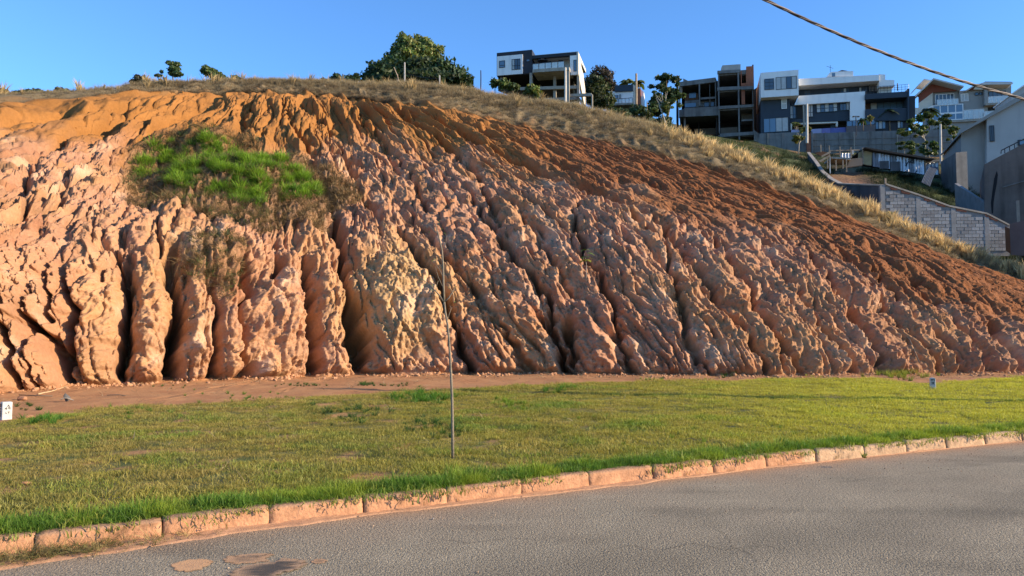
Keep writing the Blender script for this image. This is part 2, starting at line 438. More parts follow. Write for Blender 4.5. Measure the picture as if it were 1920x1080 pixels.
# traced gullies: (depth m, half width px, points)
G = [
 (2.4,17,[(332,455),(326,520),(328,600),(326,705)]),(1.7,13,[(243,470),(238,560),(240,620),(236,700)]),
 (1.1,12,[(128,500),(142,560),(140,640),(128,712)]),(1.3,10,[(398,520),(399,600),(398,660),(402,712)]),
 (.8,8,[(455,470),(450,540),(447,620),(450,708)]),(1.9,13,[(566,470),(574,520),(576,570),(582,640),(590,704)]),
 (2.4,17,[(622,400),(636,440),(643,500),(658,570),(672,640),(682,702)]),
 (1.6,9,[(735,420),(780,480),(815,540),(845,600),(865,660),(880,702)]),(1.0,8,[(600,330),(615,370),(622,420)]),
 (.9,9,[(62,540),(60,600),(64,650)]),(1.3,13,[(30,600),(66,612),(104,645),(122,690),(128,712)]),(.9,9,[(56,560),(58,600),(64,615)]),(1.4,14,[(8,560),(14,620),(26,660),(34,700),(38,735)]),(1.0,10,[(-60,560),(-50,640),(-46,720)]),(.8,9,[(84,520),(96,560),(100,600)]),(.5,7,[(70,660),(80,700),(78,735)]),(1.0,10,[(200,460),(240,520),(238,570)]),(.8,8,[(505,450),(520,500),(500,540)]),
 (1.2,8,[(870,350),(905,400),(935,450),(975,500),(1020,560),(1040,620),(1062,700)]),
 (1.5,11,[(1075,600),(1073,635),(1078,672)]),(1.0,8,[(1010,590),(1040,640),(1066,700)]),
 (1.1,8,[(1105,368),(1072,405),(1085,450),(1098,490),(1125,530),(1152,590),(1162,640),(1188,703)]),
 (.8,7,[(1120,390),(1180,410),(1240,460),(1257,520),(1272,570),(1292,640),(1328,703)]),
 (.9,8,[(1210,400),(1265,460),(1320,530),(1375,610),(1440,703)]),
 (.9,8,[(1300,420),(1350,475),(1400,550),(1450,630),(1502,705)]),
 (.7,6,[(1400,450),(1470,530),(1530,610),(1590,702)]),(.8,7,[(1470,440),(1545,520),(1600,600),(1655,702)]),
 (.7,6,[(1540,450),(1620,530),(1690,620),(1752,700)]),(.7,6,[(1600,480),(1690,570),(1760,640),(1806,700)]),
 (.6,6,[(1690,510),(1780,600),(1858,698)]),(.6,6,[(1760,550),(1850,620),(1905,696)]),(.6,6,[(1850,590),(1925,650),(1968,690)]),
 (.5,7,[(780,205),(870,262),(980,312),(1100,362),(1215,412)]),(.55,7,[(720,195),(785,245),(862,300),(905,350),(940,420)]),
 (.5,7,[(650,192),(695,245),(745,300),(780,352),(800,400)]),(.55,8,[(598,190),(606,240),(645,300),(668,360),(712,420)]),
 (.5,7,[(535,190),(545,240),(578,280),(596,330)]),(.45,7,[(470,190),(450,230),(490,268)]),
 (.5,8,[(430,190),(350,222),(270,262)]),(.6,9,[(365,187),(250,218),(140,255),(65,300),(48,360),(38,410)]),
 (.5,8,[(300,190),(150,222),(0,262),(-80,290)]),(.45,7,[(170,202),(60,222),(-60,245)]),(.6,8,[(190,285),(135,330),(108,390),(20,420)]),
 (.35,7,[(850,214),(1000,290),(1150,358),(1290,415)]),(.4,7,[(930,222),(1100,300),(1300,380),(1440,430)]),
 (.3,6,[(1010,246),(1200,318),(1400,395),(1560,450)]),(.3,6,[(1090,270),(1300,345),(1500,420),(1680,490)]),
 (.5,7,[(690,360),(760,400),(800,440),(850,500),(905,570),(960,650),(985,702)]),
 (.5,7,[(960,380),(1000,440),(1040,500),(1070,560)]),(.45,6,[(240,430),(215,480),(190,540)]),(.5,7,[(300,400),(292,450),(306,480)]),
]
for dep, w, pts in G:
    xs = [p[0] for p in pts]; ys = [p[1] for p in pts]
    m = (PX > min(xs) - 60) & (PX < max(xs) + 60) & (PY > min(ys) - 50) & (PY < max(ys) + 50) & (rowt < r_crest)
    if not m.any(): continue
    x = PX[m] + 11 * perlin(U[m] / .9, V[m] / .6, 31) + 9 * perlin(U[m] / 2., V[m] / 1.6, 32) + 5 * perlin(U[m] / .3, V[m] / .25, 34); y = PY[m]
    best = np.full(x.shape, 1e9); bt = np.zeros(x.shape)
    tot = len(pts) - 1
    for k in range(tot):
        ax, ay = pts[k]; bx_, by_ = pts[k + 1]
        ex, ey = bx_ - ax, by_ - ay
        t = np.clip(((x - ax) * ex + (y - ay) * ey) / (ex * ex + ey * ey), 0, 1)
        d = np.hypot(x - ax - t * ex, y - ay - t * ey)
        bt = np.where(d < best, (k + t) / tot, bt); best = np.minimum(best, d)
    ww = w * (0.75 + 0.5 * perlin(V[m] / 1.1, U[m] / 5, 33)) * (0.55 + 0.6 * bt)
    prof = np.exp(-(best / ww) ** 2.6) + 0.22 * np.exp(-(best / (ww * 2.4)) ** 2)
    fade = sstep(0, 0.22, bt) * 0.9 + 0.1
    disp[m] -= dep * (1.0 - .28 * right[m]) * prof * fade
# traced bulges of the cut
BL = [(90,680,42,62,.8),(186,620,42,90,.7),(283,635,32,100,.6),(365,640,26,85,.6),(424,640,20,75,.45),(520,625,55,105,.7),
 (617,620,32,105,.65),(775,600,85,115,1.0),(30,640,50,110,.6),(1115,640,45,70,.5),(925,640,50,70,.45),(1180,440,80,70,.4),
 (990,560,60,60,.3),(560,440,40,30,.3),(420,480,70,45,.45),(280,420,60,60,.3),(690,440,60,40,.35),(110,560,50,30,.35),(1040,690,30,40,.4)]
for bx_, by_, rx, ry, am in BL:
    q = ((PX - bx_) / rx) ** 2 + ((PY - by_) / ry) ** 2
    disp += am * .55 * np.sqrt(np.clip(1 - q * 0.8, 0, 1)) * (rowt < r_crest)
for bx_, by_, rx, ry, am in [(345,304,120,13,-.75),(268,350,52,52,-.7),(400,370,90,14,-.45),(500,296,40,10,-.4),(400,278,90,16,.5),(450,322,150,18,.45),(470,352,60,16,.5),(280,300,30,12,-.3)]:
    q = ((PX - bx_) / rx) ** 2 + ((PY - by_) / ry) ** 2
    disp += am * np.exp(-q) * (rowt < r_crest)
# rills
n = perlin(Uw / 1.15, V / 7.0, 41)
crease = np.exp(-np.abs(n) / 0.085)
disp -= env * crease * (0.32 - 0.06 * top * (1 - right) - .12 * top * right)
n = perlin(Uw / 0.55 + 9, V / 3.2, 42)
crease2 = np.exp(-np.abs(n) / 0.10)
disp -= env * crease2 * (0.17 - 0.10 * top)
# long ridges of the upper soil
n = perlin(Uw / 1.7 + 3, V / 9.0, 43)
disp += env * top * (1 - right * .65) * 0.42 * (1 - np.abs(n) * 2.2)
n = perlin(Uw / .8 + 13, V / 8.0, 44)
disp -= env * top * .12 * np.exp(-np.abs(n) / .09)
n = perlin(Uw / .30 + 13, V / 3.5, 45)
disp -= env * right * .10 * np.exp(-np.abs(n) / .10)
# knobs
def knob(su, sv, seed, amp, sharp=1.0):
    f1, f2, rv = worley(((Uf + .6 * W1 + W2) if su < .4 else Uw) / su, Vw / sv, seed)
    return amp * (0.4 + 0.6 * rv) * np.sqrt(np.clip(1 - (f1 / 0.78) ** 2, 0, 1))
kz = (1 - 0.72 * top) * (1 - .6 * top * (1 - right))
soft = 1 - .72 * top * (1 - .7 * right)
disp += env * kz * knob(0.72, 1.25, 51, 0.22) * (1 + .3 * steep) * (1 - .7 * right)
disp += env * kz * knob(0.62, 2.7, 56, 0.22) * right
disp += env * kz * knob(0.33, 0.50, 52, 0.125) * (1 - .5 * right)
disp += env * soft * (1 - 0.55 * top) * knob(0.16, 0.20, 53, 0.07)
disp += env * (1 - 0.2 * top) * knob(0.085, 0.11, 54, 0.030)
disp += env * top * knob(1.3, 2.6, 55, 0.14)
disp += env * 0.10 * fbm(U / 0.8, V / 0.8, 61, 5) * (1 - .3 * top)
disp += env * 0.035 * fbm(Uf / 0.11, V / 0.11, 62, 3)
# crumbly crust: patches of rough lumps between smooth washed flanks
rough_ = sstep(-.15, .35, fbm(U / 1.3, V / 1.0, 67, 4))
rid = 1 - np.abs(fbm(Uf / 0.34, V / 0.30, 68, 4)) * 2.0
disp += env * soft * rough_ * (0.085 + .03 * steep) * rid * (1 - .6 * top)
f1_, f2_, rv_ = worley(Uf / 0.30 + .6 * W2, V / 0.30, 69)
disp += env * soft * rough_ * (1 - .35 * top) * 0.07 * np.clip((f2_ - f1_) * 2.2, 0, 1) * (0.3 + rv_)
f1_, f2_, rv_ = worley(Uf / 0.13, V / 0.13, 70)
disp += env * (.35 + .65 * rough_) * 0.034 * np.clip((f2_ - f1_) * 2.0, 0, 1) * (0.2 + rv_)
rid = 1 - np.abs(fbm(Uf / 0.75 + W2, V / 0.62, 78, 5)) * 2.0
rmod = .35 + .65 * sstep(-.35, .3, fbm(U / 1.6, V / 1.1, 111, 3))
disp += env * steep * rmod * 0.19 * rid * (1 - .5 * right)
n = fbm(Uw / .36, V / 1.9, 113, 4)
disp += env * right * (1 - .5 * top) * .15 * (1 - 2 * np.abs(n))
n = perlin(Uf / 0.42, V / 0.9, 79)
disp -= env * steep * rmod * 0.11 * np.exp(-np.abs(n) / .07)
f1_, f2_, rv_ = worley(Uf / .55 + W2 * 2, V / .48, 80)
disp += env * (1 - .8 * top) * .09 * (rv_ - .35) * sstep(.02, .22, f2_ - f1_)
ll = (1 - sstep(90, 160, PX)) * (1 - sstep(.3, .5, rf))
disp += env * ll * (.13 * (1 - 2 * np.abs(fbm(Uf / .30, S[..., 2] / .26, 115, 4))) + .10 * perlin(Uf / .8, S[..., 2] / .6, 116))
f1_, f2_, rv_ = worley(Uf / .22, S[..., 2] / .20, 117)
disp += env * ll * .07 * rv_ * sstep(.02, .25, f2_ - f1_)
# drooping ledges: material gathers at the lower rim of each step
saw = (Vw / 1.25 + 0.9 * perlin(U / 0.7, V / 3, 63)) % 1.0
disp += env * (1 - .85 * top) * 0.15 * (1 - .6 * right) * (np.exp(-saw / 0.28) - .3)
# crumbling shelf right under the turf, and hummocks of the brow
brow = sstep(0.965, 1.01, rf)
disp += sstep(0.93, 1.0, rf) * (1 - sstep(1.0, 1.05, rf)) * 0.28 * (perlin(U / 0.9, V / 0.7, 64) + .35)
disp += brow * (0.14 * perlin(U / 1.6, V / 1.6, 65) + 0.07 * perlin(U / .5, V / .5, 66))
disp *= np.where(rowt < r_foot, 0.0, 1.0)
wl = ((1 - sstep(110, 330, PX)) * (1 - sstep(.35, .6, rf)) * .68)[..., None]
DIR = NRM * (1 - wl) + np.array([-.12, -.99, .05]) * wl          # the face that runs towards the viewer erodes straight inwards
DIR /= np.linalg.norm(DIR, axis=2, keepdims=True)
BANK = S + DIR * disp[..., None]
# keep the foot on the ground line
BANK[:r_foot + 1, :, 2] = np.minimum(BANK[:r_foot + 1, :, 2], 0.1)
# soil colours (albedo)
c = lambda *a: np.array(a, float)
ochre = mixc(c(.245, .108, .030), c(.185, .074, .030), right[..., None][..., 0])
pink = c(.385, .205, .122); tan = c(.41, .225, .10); rose = c(.30, .15, .092); red = c(.31, .12, .055)
f_a = sstep(-.25, .35, fbm(U / 4.0, V / 5.0, 71, 4)); f_b = sstep(-.1, .45, fbm(U / 1.6, V / 2.6, 72, 4)); f_c = sstep(.1, .5, fbm(U / 2.2, V / 1.5, 73, 4))
left = 1 - sstep(420, 760, PX)
colr = mixc(np.broadcast_to(pink, S.shape), np.broadcast_to(tan, S.shape), np.clip(f_a * .65 + .35 * left * steep, 0, 1))
colr = mixc(colr, np.broadcast_to(rose, S.shape), f_b * 0.55 * (1 - .3 * steep))
colr = mixc(colr, np.broadcast_to(red, S.shape), f_c * 0.45)
colr = mixc(colr, np.broadcast_to(c(.37, .18, .09), S.shape), ll * (.35 + .4 * f_b))
boulder = np.exp(-(((PX - 740) / 110) ** 2 + ((PY - 570) / 120) ** 2) ** 2)
colr = mixc(colr, np.broadcast_to(c(.42, .275, .125), S.shape), boulder * .75)
rlow = sstep(1250, 1700, PX) * (1 - top)
colr = mixc(colr, np.broadcast_to(c(.25, .125, .066), S.shape), rlow * .3)
crust = sstep(.08, .5, fbm(U / .5, V / .4, 74, 4)) * sstep(.2, .45, rf)
colr = mixc(colr, np.broadcast_to(c(.22, .118, .055), S.shape), crust * .5 * (1 - left * steep))
spill = sstep(.12, .45, fbm(U / 1.1, V / 2.2, 114, 4)) * (1 - sstep(.25, .62, 1 - rf)) * .55 * (1 - left * .5)
colr = mixc(colr, ochre * 1.15, np.clip(np.maximum(top, spill), 0, 1))
colr = mixc(colr, np.broadcast_to(c(.54, .36, .235), S.shape), sstep(.15, .55, fbm(U / 1.2, V / 1.9, 112, 4)) * (1 - top) * .6)
colr *= (1 + 0.20 * fbm(U / .9, V / 1.4, 75, 5))[..., None]
# trampled litter under the green patch and the brown hanging roots
def poly_soft(poly, soft):
    n_ = len(poly); inside = np.zeros(PX.shape, bool); dist = np.full(PX.shape, 1e9)
    for k in range(n_):
        x0, y0 = poly[k]; x1, y1 = poly[(k + 1) % n_]
        cnd = ((y0 > PY) != (y1 > PY)) & (PX < (x1 - x0) * (PY - y0) / (y1 - y0 + 1e-9) + x0)
        inside ^= cnd
        t = np.clip(((PX - x0) * (x1 - x0) + (PY - y0) * (y1 - y0)) / ((x1 - x0) ** 2 + (y1 - y0) ** 2), 0, 1)
        dist = np.minimum(dist, np.hypot(PX - x0 - t * (x1 - x0), PY - y0 - t * (y1 - y0)))
    sd = np.where(inside, dist, -dist)
    return sstep(-soft, soft, sd + 8 * perlin(U / .5, V / .5, 76))
PATCH = [(240,285),(330,265),(440,262),(480,275),(490,292),(540,300),(600,320),(640,345),(680,365),(685,385),(640,400),(600,420),(520,440),(430,425),(330,392),(240,380),(235,330)]
patch = poly_soft(PATCH, 14)
LITTER2 = [(340,490),(370,462),(430,466),(455,490),(450,515),(430,545),(428,580),(418,580),(405,545),(350,525)]
patch2 = poly_soft(LITTER2, 10)
LITTER3 = [(400,415),(620,400),(615,425),(595,450),(560,435),(500,450),(440,430)]
patch3 = poly_soft(LITTER3, 14) * .6
pm = np.clip(np.maximum(np.maximum(patch, patch2 * .6), patch3), 0, 1)
colr = mixc(colr, np.broadcast_to(c(.13, .085, .04), S.shape), pm * .58)
turf = sstep(.985, 1.012, rf + .012 * fbm(U / .8, V / .5, 77, 3))
colr = mixc(colr, np.broadcast_to(c(.17, .13, .075), S.shape), turf)
disp_gap = 0
hill_mat = attr_mat('bank_earth', rough=0.95, nscale=9.0, namp=0.17, bump=0.55, bscale=16.0, bdist=0.05, bump2=0.35, b2scale=26.0)
me = np_mesh('hillside', BANK.reshape(-1, 3), grid_faces(nr, nc), smooth=True)
set_col(me, np.clip(colr, 0.01, 0.8).reshape(-1, 3))
hill = link('hillside', me, hill_mat)
tag(hill, kind='structure', label='eroded orange and pink earth bank with deep rain gullies')
BPX, BPY = project(BANK)
def on_bank(px, py):
    """the front-most bank point seen at a pixel"""
    d = (BPX - px) ** 2 + (BPY - py) ** 2
    d = np.where(BANK[..., 1] > 0, d, 1e9) + BANK[..., 1] * 0.25
    k = np.argmin(d); i, j = divmod(k, nc)
    return Vector(BANK[i, j]), Vector(NRM[i, j])
foot_xy = BANK[r_foot + 3, :, :2]
_o = np.argsort(foot_xy[:, 0]); foot_xs, foot_ys = foot_xy[_o, 0], foot_xy[_o, 1]

# ------------------------------------------------------------------ kerb line, road, lawn
kp = [(0,1039),(158,1027),(352,1009),(510,987),(640,971),(832,946),(971,929),(1101,916),(1220,902.5),(1421,876),(1590,858.5),(1730,844.5),(1857,833.5),(1920,828.5)]
KP = np.array([on_plane(a, b, 0.0)[:] for a, b in kp])[:, :2]
cx_ = np.polyfit(KP[:, 0], KP[:, 1], 3)
cx2 = np.polyfit(KP[:, 0], KP[:, 1], 2)
def kerb_y(x):
    x = np.asarray(x, float)
    lo, hi = -3.6, 7.4
    xx = np.clip(x, lo, hi)
    s_lo = np.polyval(np.polyder(cx2), lo); s_hi = np.polyval(np.polyder(cx2), hi)
    return np.polyval(cx2, xx) + np.where(x < lo, (x - lo) * s_lo, 0) + np.where(x > hi, (x - hi) * s_hi, 0)
def lawn_z(x, y):
    d = np.clip(np.asarray(y) - kerb_y(x), 0, 30)
    fd = np.interp(np.asarray(x), foot_xs, foot_ys) - np.asarray(y)
    fan = .13 * np.exp(-np.clip(fd, 0, 9) / .28) * np.clip(.35 + perlin(np.asarray(x) / .7, np.asarray(x) * 0, 83), 0, 1.2)
    return fan + 0.125 + 0.035 * perlin(np.asarray(x) / 2.3, np.asarray(y) / 2.3, 81) * sstep(.2, 1.2, d) + 0.02 * perlin(np.asarray(x) / .6, np.asarray(y) / .6, 82) * sstep(.2, .8, d)
# kerb sampled by arc length
xs = np.arange(-16, 60, 0.02); ys = kerb_y(xs)
arc = np.concatenate([[0], np.cumsum(np.hypot(np.diff(xs), np.diff(ys)))])
arc -= np.interp(0.06, xs, arc)
def kerb_at(s):
    x = np.interp(s, arc, xs); y = kerb_y(x)
    x2 = np.interp(s + 0.05, arc, xs); y2 = kerb_y(x2)
    t = np.array([x2 - x, y2 - y]); t /= np.hypot(*t)
    return np.array([x, y]), t
def kerb_dist(x, y):
    """signed distance to the kerb face, positive on the lawn side"""
    sl = (kerb_y(np.asarray(x) + .05) - kerb_y(np.asarray(x) - .05)) / .1
    return (np.asarray(y) - kerb_y(x)) / np.sqrt(1 + sl * sl)

# lawn ground sheet
gx = np.concatenate([np.arange(-34, -13, 1.0), np.arange(-13, 16, 0.12), np.arange(16, 34, .5), np.arange(34, 75, 2.0)])
kt = np.concatenate([np.linspace(0, .1, 30), np.linspace(.1, 1, 170)[1:]])
GX, KT = np.meshgrid(gx, kt)
y0 = kerb_y(GX) + 0.13
fo = np.argsort(foot_xy[:, 0]); y1 = np.interp(GX, foot_xy[fo, 0], foot_xy[fo, 1]) + 2.5
y1 = np.maximum(y1, y0 + 1.0)
GY = y0 + (y1 - y0) * KT
GZ = lawn_z(GX, GY)
LP = np.stack([GX, GY, GZ], -1)
LPX, LPY = project(LP)
gbx = [-900, -300, 0, 100, 180, 300, 450, 640, 700, 860, 1000, 1250, 1400, 1500, 1640, 1720, 1920, 2500, 4000]
gby = [860, 815, 792, 780, 766, 760, 753, 744, 737, 729, 722, 714, 713, 709, 709, 720, 707, 700, 695]
def dirt_amount(px, py, x, y):
    wobp = 5 * fbm(x / 1.2, y / 1.2, 84, 4)
    e = py - np.interp(px, gbx, gby) + wobp
    d = 1 - sstep(-3, 4, e)
    thin = sstep(.14, .42, fbm(x / .55, y / .8, 85, 4)) * (1 - sstep(700, 1300, px)) * .8
    return np.clip(np.maximum(d, thin), 0, 1)
dm = dirt_amount(LPX, LPY, GX, GY)
soilc = mixc(np.broadcast_to(c(.42, .215, .095), LP.shape), np.broadcast_to(c(.36, .17, .075), LP.shape), sstep(-.3, .4, fbm(GX / .8, GY / .8, 86, 4)))
thatch = mixc(np.broadcast_to(c(.15, .13, .045), LP.shape), np.broadcast_to(c(.09, .11, .03), LP.shape), sstep(-.3, .4, fbm(GX / .5, GY / .5, 87, 4)))
lcol = mixc(thatch, soilc, dm)
me = np_mesh('ground', LP.reshape(-1, 3), grid_faces(*GX.shape), smooth=True)
set_col(me, lcol.reshape(-1, 3))
tag(link('ground', me, attr_mat('ground_earth', rough=.95, nscale=20, namp=.2, bump=.6, bscale=30, bdist=.02, bump2=.3, b2scale=50)), kind='structure')

# far ground so that nothing ends in the void
me = np_mesh('terrain', np.array([(-900, -900, -1.2), (900, -900, -1.2), (900, 1400, -1.2), (-900, 1400, -1.2)]), np.array([[0, 1, 2, 3]]))
tag(link('terrain', me, mat('terrain_earth', (.16, .13, .06))), kind='structure')

# road sheet
rx = np.concatenate([np.arange(-40, -8, 2.0), np.arange(-8, 14, .06), np.arange(14, 70, 2.0)])
rt = np.concatenate([[-.02], np.arange(0.0, 1.2, .03), np.arange(1.2, 7, .12), np.arange(7, 12, 1.0), [14]])
RX, RT = np.meshgrid(rx, rt)
RYY = kerb_y(RX) - RT * 1.1
RZ = 0.0015 * perlin(RX / 1.5, RYY / 1.5, 91) * sstep(.1, .6, RT)
RP = np.stack([RX, RYY, RZ], -1)[::-1]
dust = np.exp(-np.clip(RT, 0, 9) / (0.16 + .16 * np.clip(fbm(RX / 1.3, RYY / 1.3, 92, 4) + .35, 0, 1)))[::-1]
dust = np.clip(dust + .10 * sstep(0, .6, fbm(RX[::-1] / .7, RYY[::-1] / 1.4, 93, 4)) * np.exp(-RT[::-1] / 1.5), 0, 1)
asph = c(.25, .208, .138) * (1 + .17 * fbm(RX / 1.1, RYY / 2.2, 94, 5))[::-1][..., None]
big = sstep(.05, .55, fbm(RX / 2.0 + RYY * .3, RYY / .7, 95, 4))[::-1]
asph = asph * (1 - .26 * big[..., None])
fine = sstep(.1, .5, fbm(RX / .5, RYY / .25, 96, 4))[::-1]; asph = asph * (1 + .13 * fine[..., None]) * (1 - .18 * np.exp(-((RT[::-1] - 2.2 - .25 * np.sin(RX[::-1] * .4)) / .35) ** 2)[..., None])
warm = sstep(1.0, 4.0, RT[::-1]) * 0
rcol = mixc(asph, np.broadcast_to(c(.40, .22, .12), RP.shape), np.clip(dust, 0, .95))
me = np_mesh('road', RP.reshape(-1, 3), grid_faces(*RX.shape), smooth=True)
set_col(me, rcol.reshape(-1, 3))
road_mat = attr_mat('asphalt', rough=.9, nscale=48, namp=.8, bump=.4, bscale=45, bdist=.010, bump2=.5, b2scale=85, spec=.25)
tag(link('road', me, road_mat), kind='structure')

road_o = bpy.data.objects['road']
for seed_, pts_ in ((1, [(1120,1040),(1180,1022),(1235,1032),(1300,1018),(1360,1030),(1430,1022),(1500,1034)]), (2, [(1330,985),(1362,1002),(1372,1024),(1410,1040),(1424,1062)]), (3, [(1560,905),(1640,896),(1740,885),(1850,870),(1960,858)]), (4, [(820,1010),(880,1018),(960,1008),(1020,1014)])):
    rg_ = random.Random(seed_); P_ = [on_plane(a, b, .0035) for a, b in pts_]; Q_ = []
    for k in range(len(P_) - 1):
        for q in range(12): Q_.append(P_[k].lerp(P_[k + 1], q / 12) + Vector((rg_.gauss(0, .006), rg_.gauss(0, .006), 0)))
    V_ = []
    for k, p in enumerate(Q_):
        t_ = (Q_[min(k + 1, len(Q_) - 1)] - Q_[max(k - 1, 0)]).normalized(); w_ = .0022 * rg_.uniform(.2, 1.3) * min(1, k / 6, (len(Q_) - 1 - k) / 6)
        n_v = Vector((-t_.y, t_.x, 0)) * w_; V_ += [p + n_v, p - n_v]
    MB().add(V_, [(2 * k, 2 * k + 1, 2 * k + 3, 2 * k + 2) for k in range(len(Q_) - 1)]).build('crack', mat('crack_tar', (.03, .028, .025), .9), road_o)
# kerb stones
kerb = empty('kerb', (0, 0, 0), kind='structure')
kmat = attr_mat('kerb_concrete', rough=.9, nscale=9, namp=.25, bump=.5, bscale=30, bdist=.02, bump2=.35, b2scale=38)
s = -0.0 - 0.86 * 14
for k in range(62):
    L_ = 0.80 + random.uniform(-.03, .03)
    nseg = 14
    prof = [(-.012, -.05), (-.008, .02), (.002, .08), (.006, .122), (.014, .137), (.028, .144), (.12, .148), (.135, .14), (.14, .08)]
    vv = []; cc = []
    tlt = random.uniform(-.012, .012); dz = random.uniform(-.008, .008); dy = random.uniform(-.008, .012)
    for q in range(nseg + 1):
        f = q / nseg
        (px_, py_), t = kerb_at(s + f * L_)
        nrm = np.array([-t[1], t[0]])
        edge = min(f, 1 - f) * L_
        rnd = (0.004 if px_ < 1 else .008) * max(0, 1 - edge / .02) ** 2
        for pi_, (a, h) in enumerate(prof):
            jit = .007 * float(perlin(np.array([(s + f * L_) * 7.0]), np.array([h * 18 + k]), 97)[0]) + .003 * random.uniform(-1, 1)
            if h > .1 and 3 <= pi_ <= 4: jit += .008 * max(0, float(perlin(np.array([(s + f * L_) * 3.1]), np.array([k * 3.3]), 98)[0]))
            p = np.array([px_, py_]) + nrm * (a + jit + rnd * (1 if a < .1 else 0) + dy) + t * (0)
            vv.append((p[0], p[1], h + dz + tlt * (f - .5) - rnd * (h > .1) + (jit * .5 if h > .02 else 0)))
            base = c(.42, .215, .115) if px_ < 3.5 else c(.42, .275, .165)
            g_ = float(fbm(np.array([(s + f * L_) * 2.3]), np.array([h * 9 + 5]), 99, 3)[0])
            col_ = base * (1 + .25 * g_)
            if h > .13: col_ = col_ * .6 + c(.20, .15, .10) * .4
            if random.random() < .04: col_ = col_ * .6
            cc.append(col_)
    nprof = len(prof)
    fs = [(q * nprof + p, (q + 1) * nprof + p, (q + 1) * nprof + p + 1, q * nprof + p + 1) for q in range(nseg) for p in range(nprof - 1)]
    fs += [tuple(range(nprof)), tuple(nseg * nprof + p for p in range(nprof - 1, -1, -1))]
    m_ = bpy.data.meshes.new('kerb_stone'); m_.from_pydata(vv, [], fs)
    m_.polygons.foreach_set('use_smooth', [True] * (len(fs) - 2) + [False] * 2)
    m_.update(); set_col(m_, np.array(cc))
    link('kerb_stone', m_, kmat, kerb)
    s += L_ + ((0.002 if random.random() < .6 else .012) if px_ < 1.0 else (0.008 if random.random() < .75 else .016))
# mortar and soil bed behind the joints
sb = np.arange(-12.0, 38, .1)
vb = []
for q in sb:
    (px_, py_), t = kerb_at(q); nrm = np.array([-t[1], t[0]])
    for a, h in ((.03, -.03), (.03, .085), (.125, .10), (.2, .11)):
        p = np.array([px_, py_]) + nrm * a; vb.append((p[0], p[1], h))
me = np_mesh('mortar_bed', np.array(vb), grid_faces(len(sb), 4)[:, ::-1]); set_col(me, np.tile(c(.2, .11, .06), (len(vb), 1)))
link('mortar_bed', me, kmat, kerb)

# drift of washed-out sand along the kerb
sq = np.arange(-6.5, 16, .03)
wt = .06 + .13 * np.clip(fbm(sq / 1.1, sq * 0, 101, 4) + .3, 0, 1) + .22 * sstep(-1.5, -4.5, sq)
wt = wt * np.interp(sq, [-6.5, -3, 1, 2.2, 3, 16], [1.5, 1.1, 1.1, .8, .35, .22])
vb = []; nk = 10
for q, w_ in zip(sq, wt):
    (px_, py_), t = kerb_at(q); nrm = np.array([-t[1], t[0]])
    for k in range(nk):
        f = k / (nk - 1); a = .012 - f * w_
        p = np.array([px_, py_]) + nrm * a
        vb.append((p[0], p[1], (1 - f) ** 1.5 * (.014 + .006 * math.sin(q * 9)) * min(1, w_ / .15) * 1 + .008 - .016 * (f > .93)))
vb = np.array(vb)
vb[:, 2] += .005 * perlin(vb[:, 0] / .05, vb[:, 1] / .05, 102) + .004 * perlin(vb[:, 0] / .02, vb[:, 1] / .02, 103)
me = np_mesh('sand_drift', vb, grid_faces(len(sq), nk), smooth=True)
set_col(me, c(.43, .235, .13) * (1 + .15 * fbm(vb[:, 0] / .2, vb[:, 1] / .2, 104, 3))[:, None])
tag(link('sand_drift', me, attr_mat('sand', rough=.95, nscale=60, namp=.25, bump=.6, bscale=80, bdist=.01)), 'washed orange sand lying along the foot of the kerb', 'sand', kind='stuff')
# ------------------------------------------------------------------ lawn
def rnd(n, a=0.0, b=1.0): return RNG.uniform(a, b, n)
blade = leaf_mat('grass_blade', (1, 1, 1), trans=0.42, rough=.6)
lawn_t = [tuft('lawn_tuft', 80, .21, .025, .06, .0065, .9, 100 + k, (.5, .5, .4), (1.15, 1.12, 1.0)) for k in range(4)]
edge_t = [tuft('edge_tuft', 70, .13, .06, .15, .0075, .55, 110 + k, (.35, .4, .3), (1.15, 1.15, .9)) for k in range(3)]
weed_t = [tuft('weed_tuft', 26, .05, .10, .24, .014, .9, 120 + k, (.5, .55, .4), (1.2, 1.2, .9)) for k in range(2)]
N_ = 62000
x = rnd(N_, -13, 34); y = rnd(N_) ** 1.0
yk = kerb_y(x) + .12; yt = np.interp(x, foot_xy[fo, 0], foot_xy[fo, 1])
yy = yk + (yt - yk) * y
keep = rnd(N_) < np.clip((9.5 / yy) ** 1.1, 0, 1) * np.clip((yt - yk) / 14, .1, 1.2)
x, yy = x[keep], yy[keep]
z = lawn_z(x, yy)
px, py = project(np.stack([x, yy, z], -1))
d = dirt_amount(px, py, x, yy)
ok = (px > -150) & (px < 2080) & (py < 1150) & (rnd(len(x)) > d * 1.05)
x, yy, z, px, py, d = [a[ok] for a in (x, yy, z, px, py, d)]
kd = kerb_dist(x, yy)
n_ = len(x)
g1 = fbm(x / 1.6, yy / 1.1, 131, 4); g2 = fbm(x / .5, yy / .35, 132, 4)
olive = c(.37, .34, .075); green = c(.20, .31, .05); straw = c(.55, .42, .15); lime = c(.54, .54, .075)
t = mixc(np.broadcast_to(olive, (n_, 3)), np.broadcast_to(green, (n_, 3)), sstep(.05, .55, g1))
t = mixc(t, np.broadcast_to(straw, (n_, 3)), sstep(.02, .5, g2) * .7)
t = mixc(t, np.broadcast_to(c(.40, .29, .12), (n_, 3)), sstep(1000, 300, px) * sstep(-.25, .35, fbm(x / .9, yy / .6, 138, 4)) * .55 * sstep(.3, 1.2, kd))
g3 = fbm(x / .28, yy / .22, 136, 3)
t = t * (1 - .5 * sstep(.15, .55, g3) * sstep(1500, 900, px))[:, None]
t = mixc(t, np.broadcast_to(lime, (n_, 3)), sstep(1050, 1750, px) * sstep(880, 780, py) * .85)
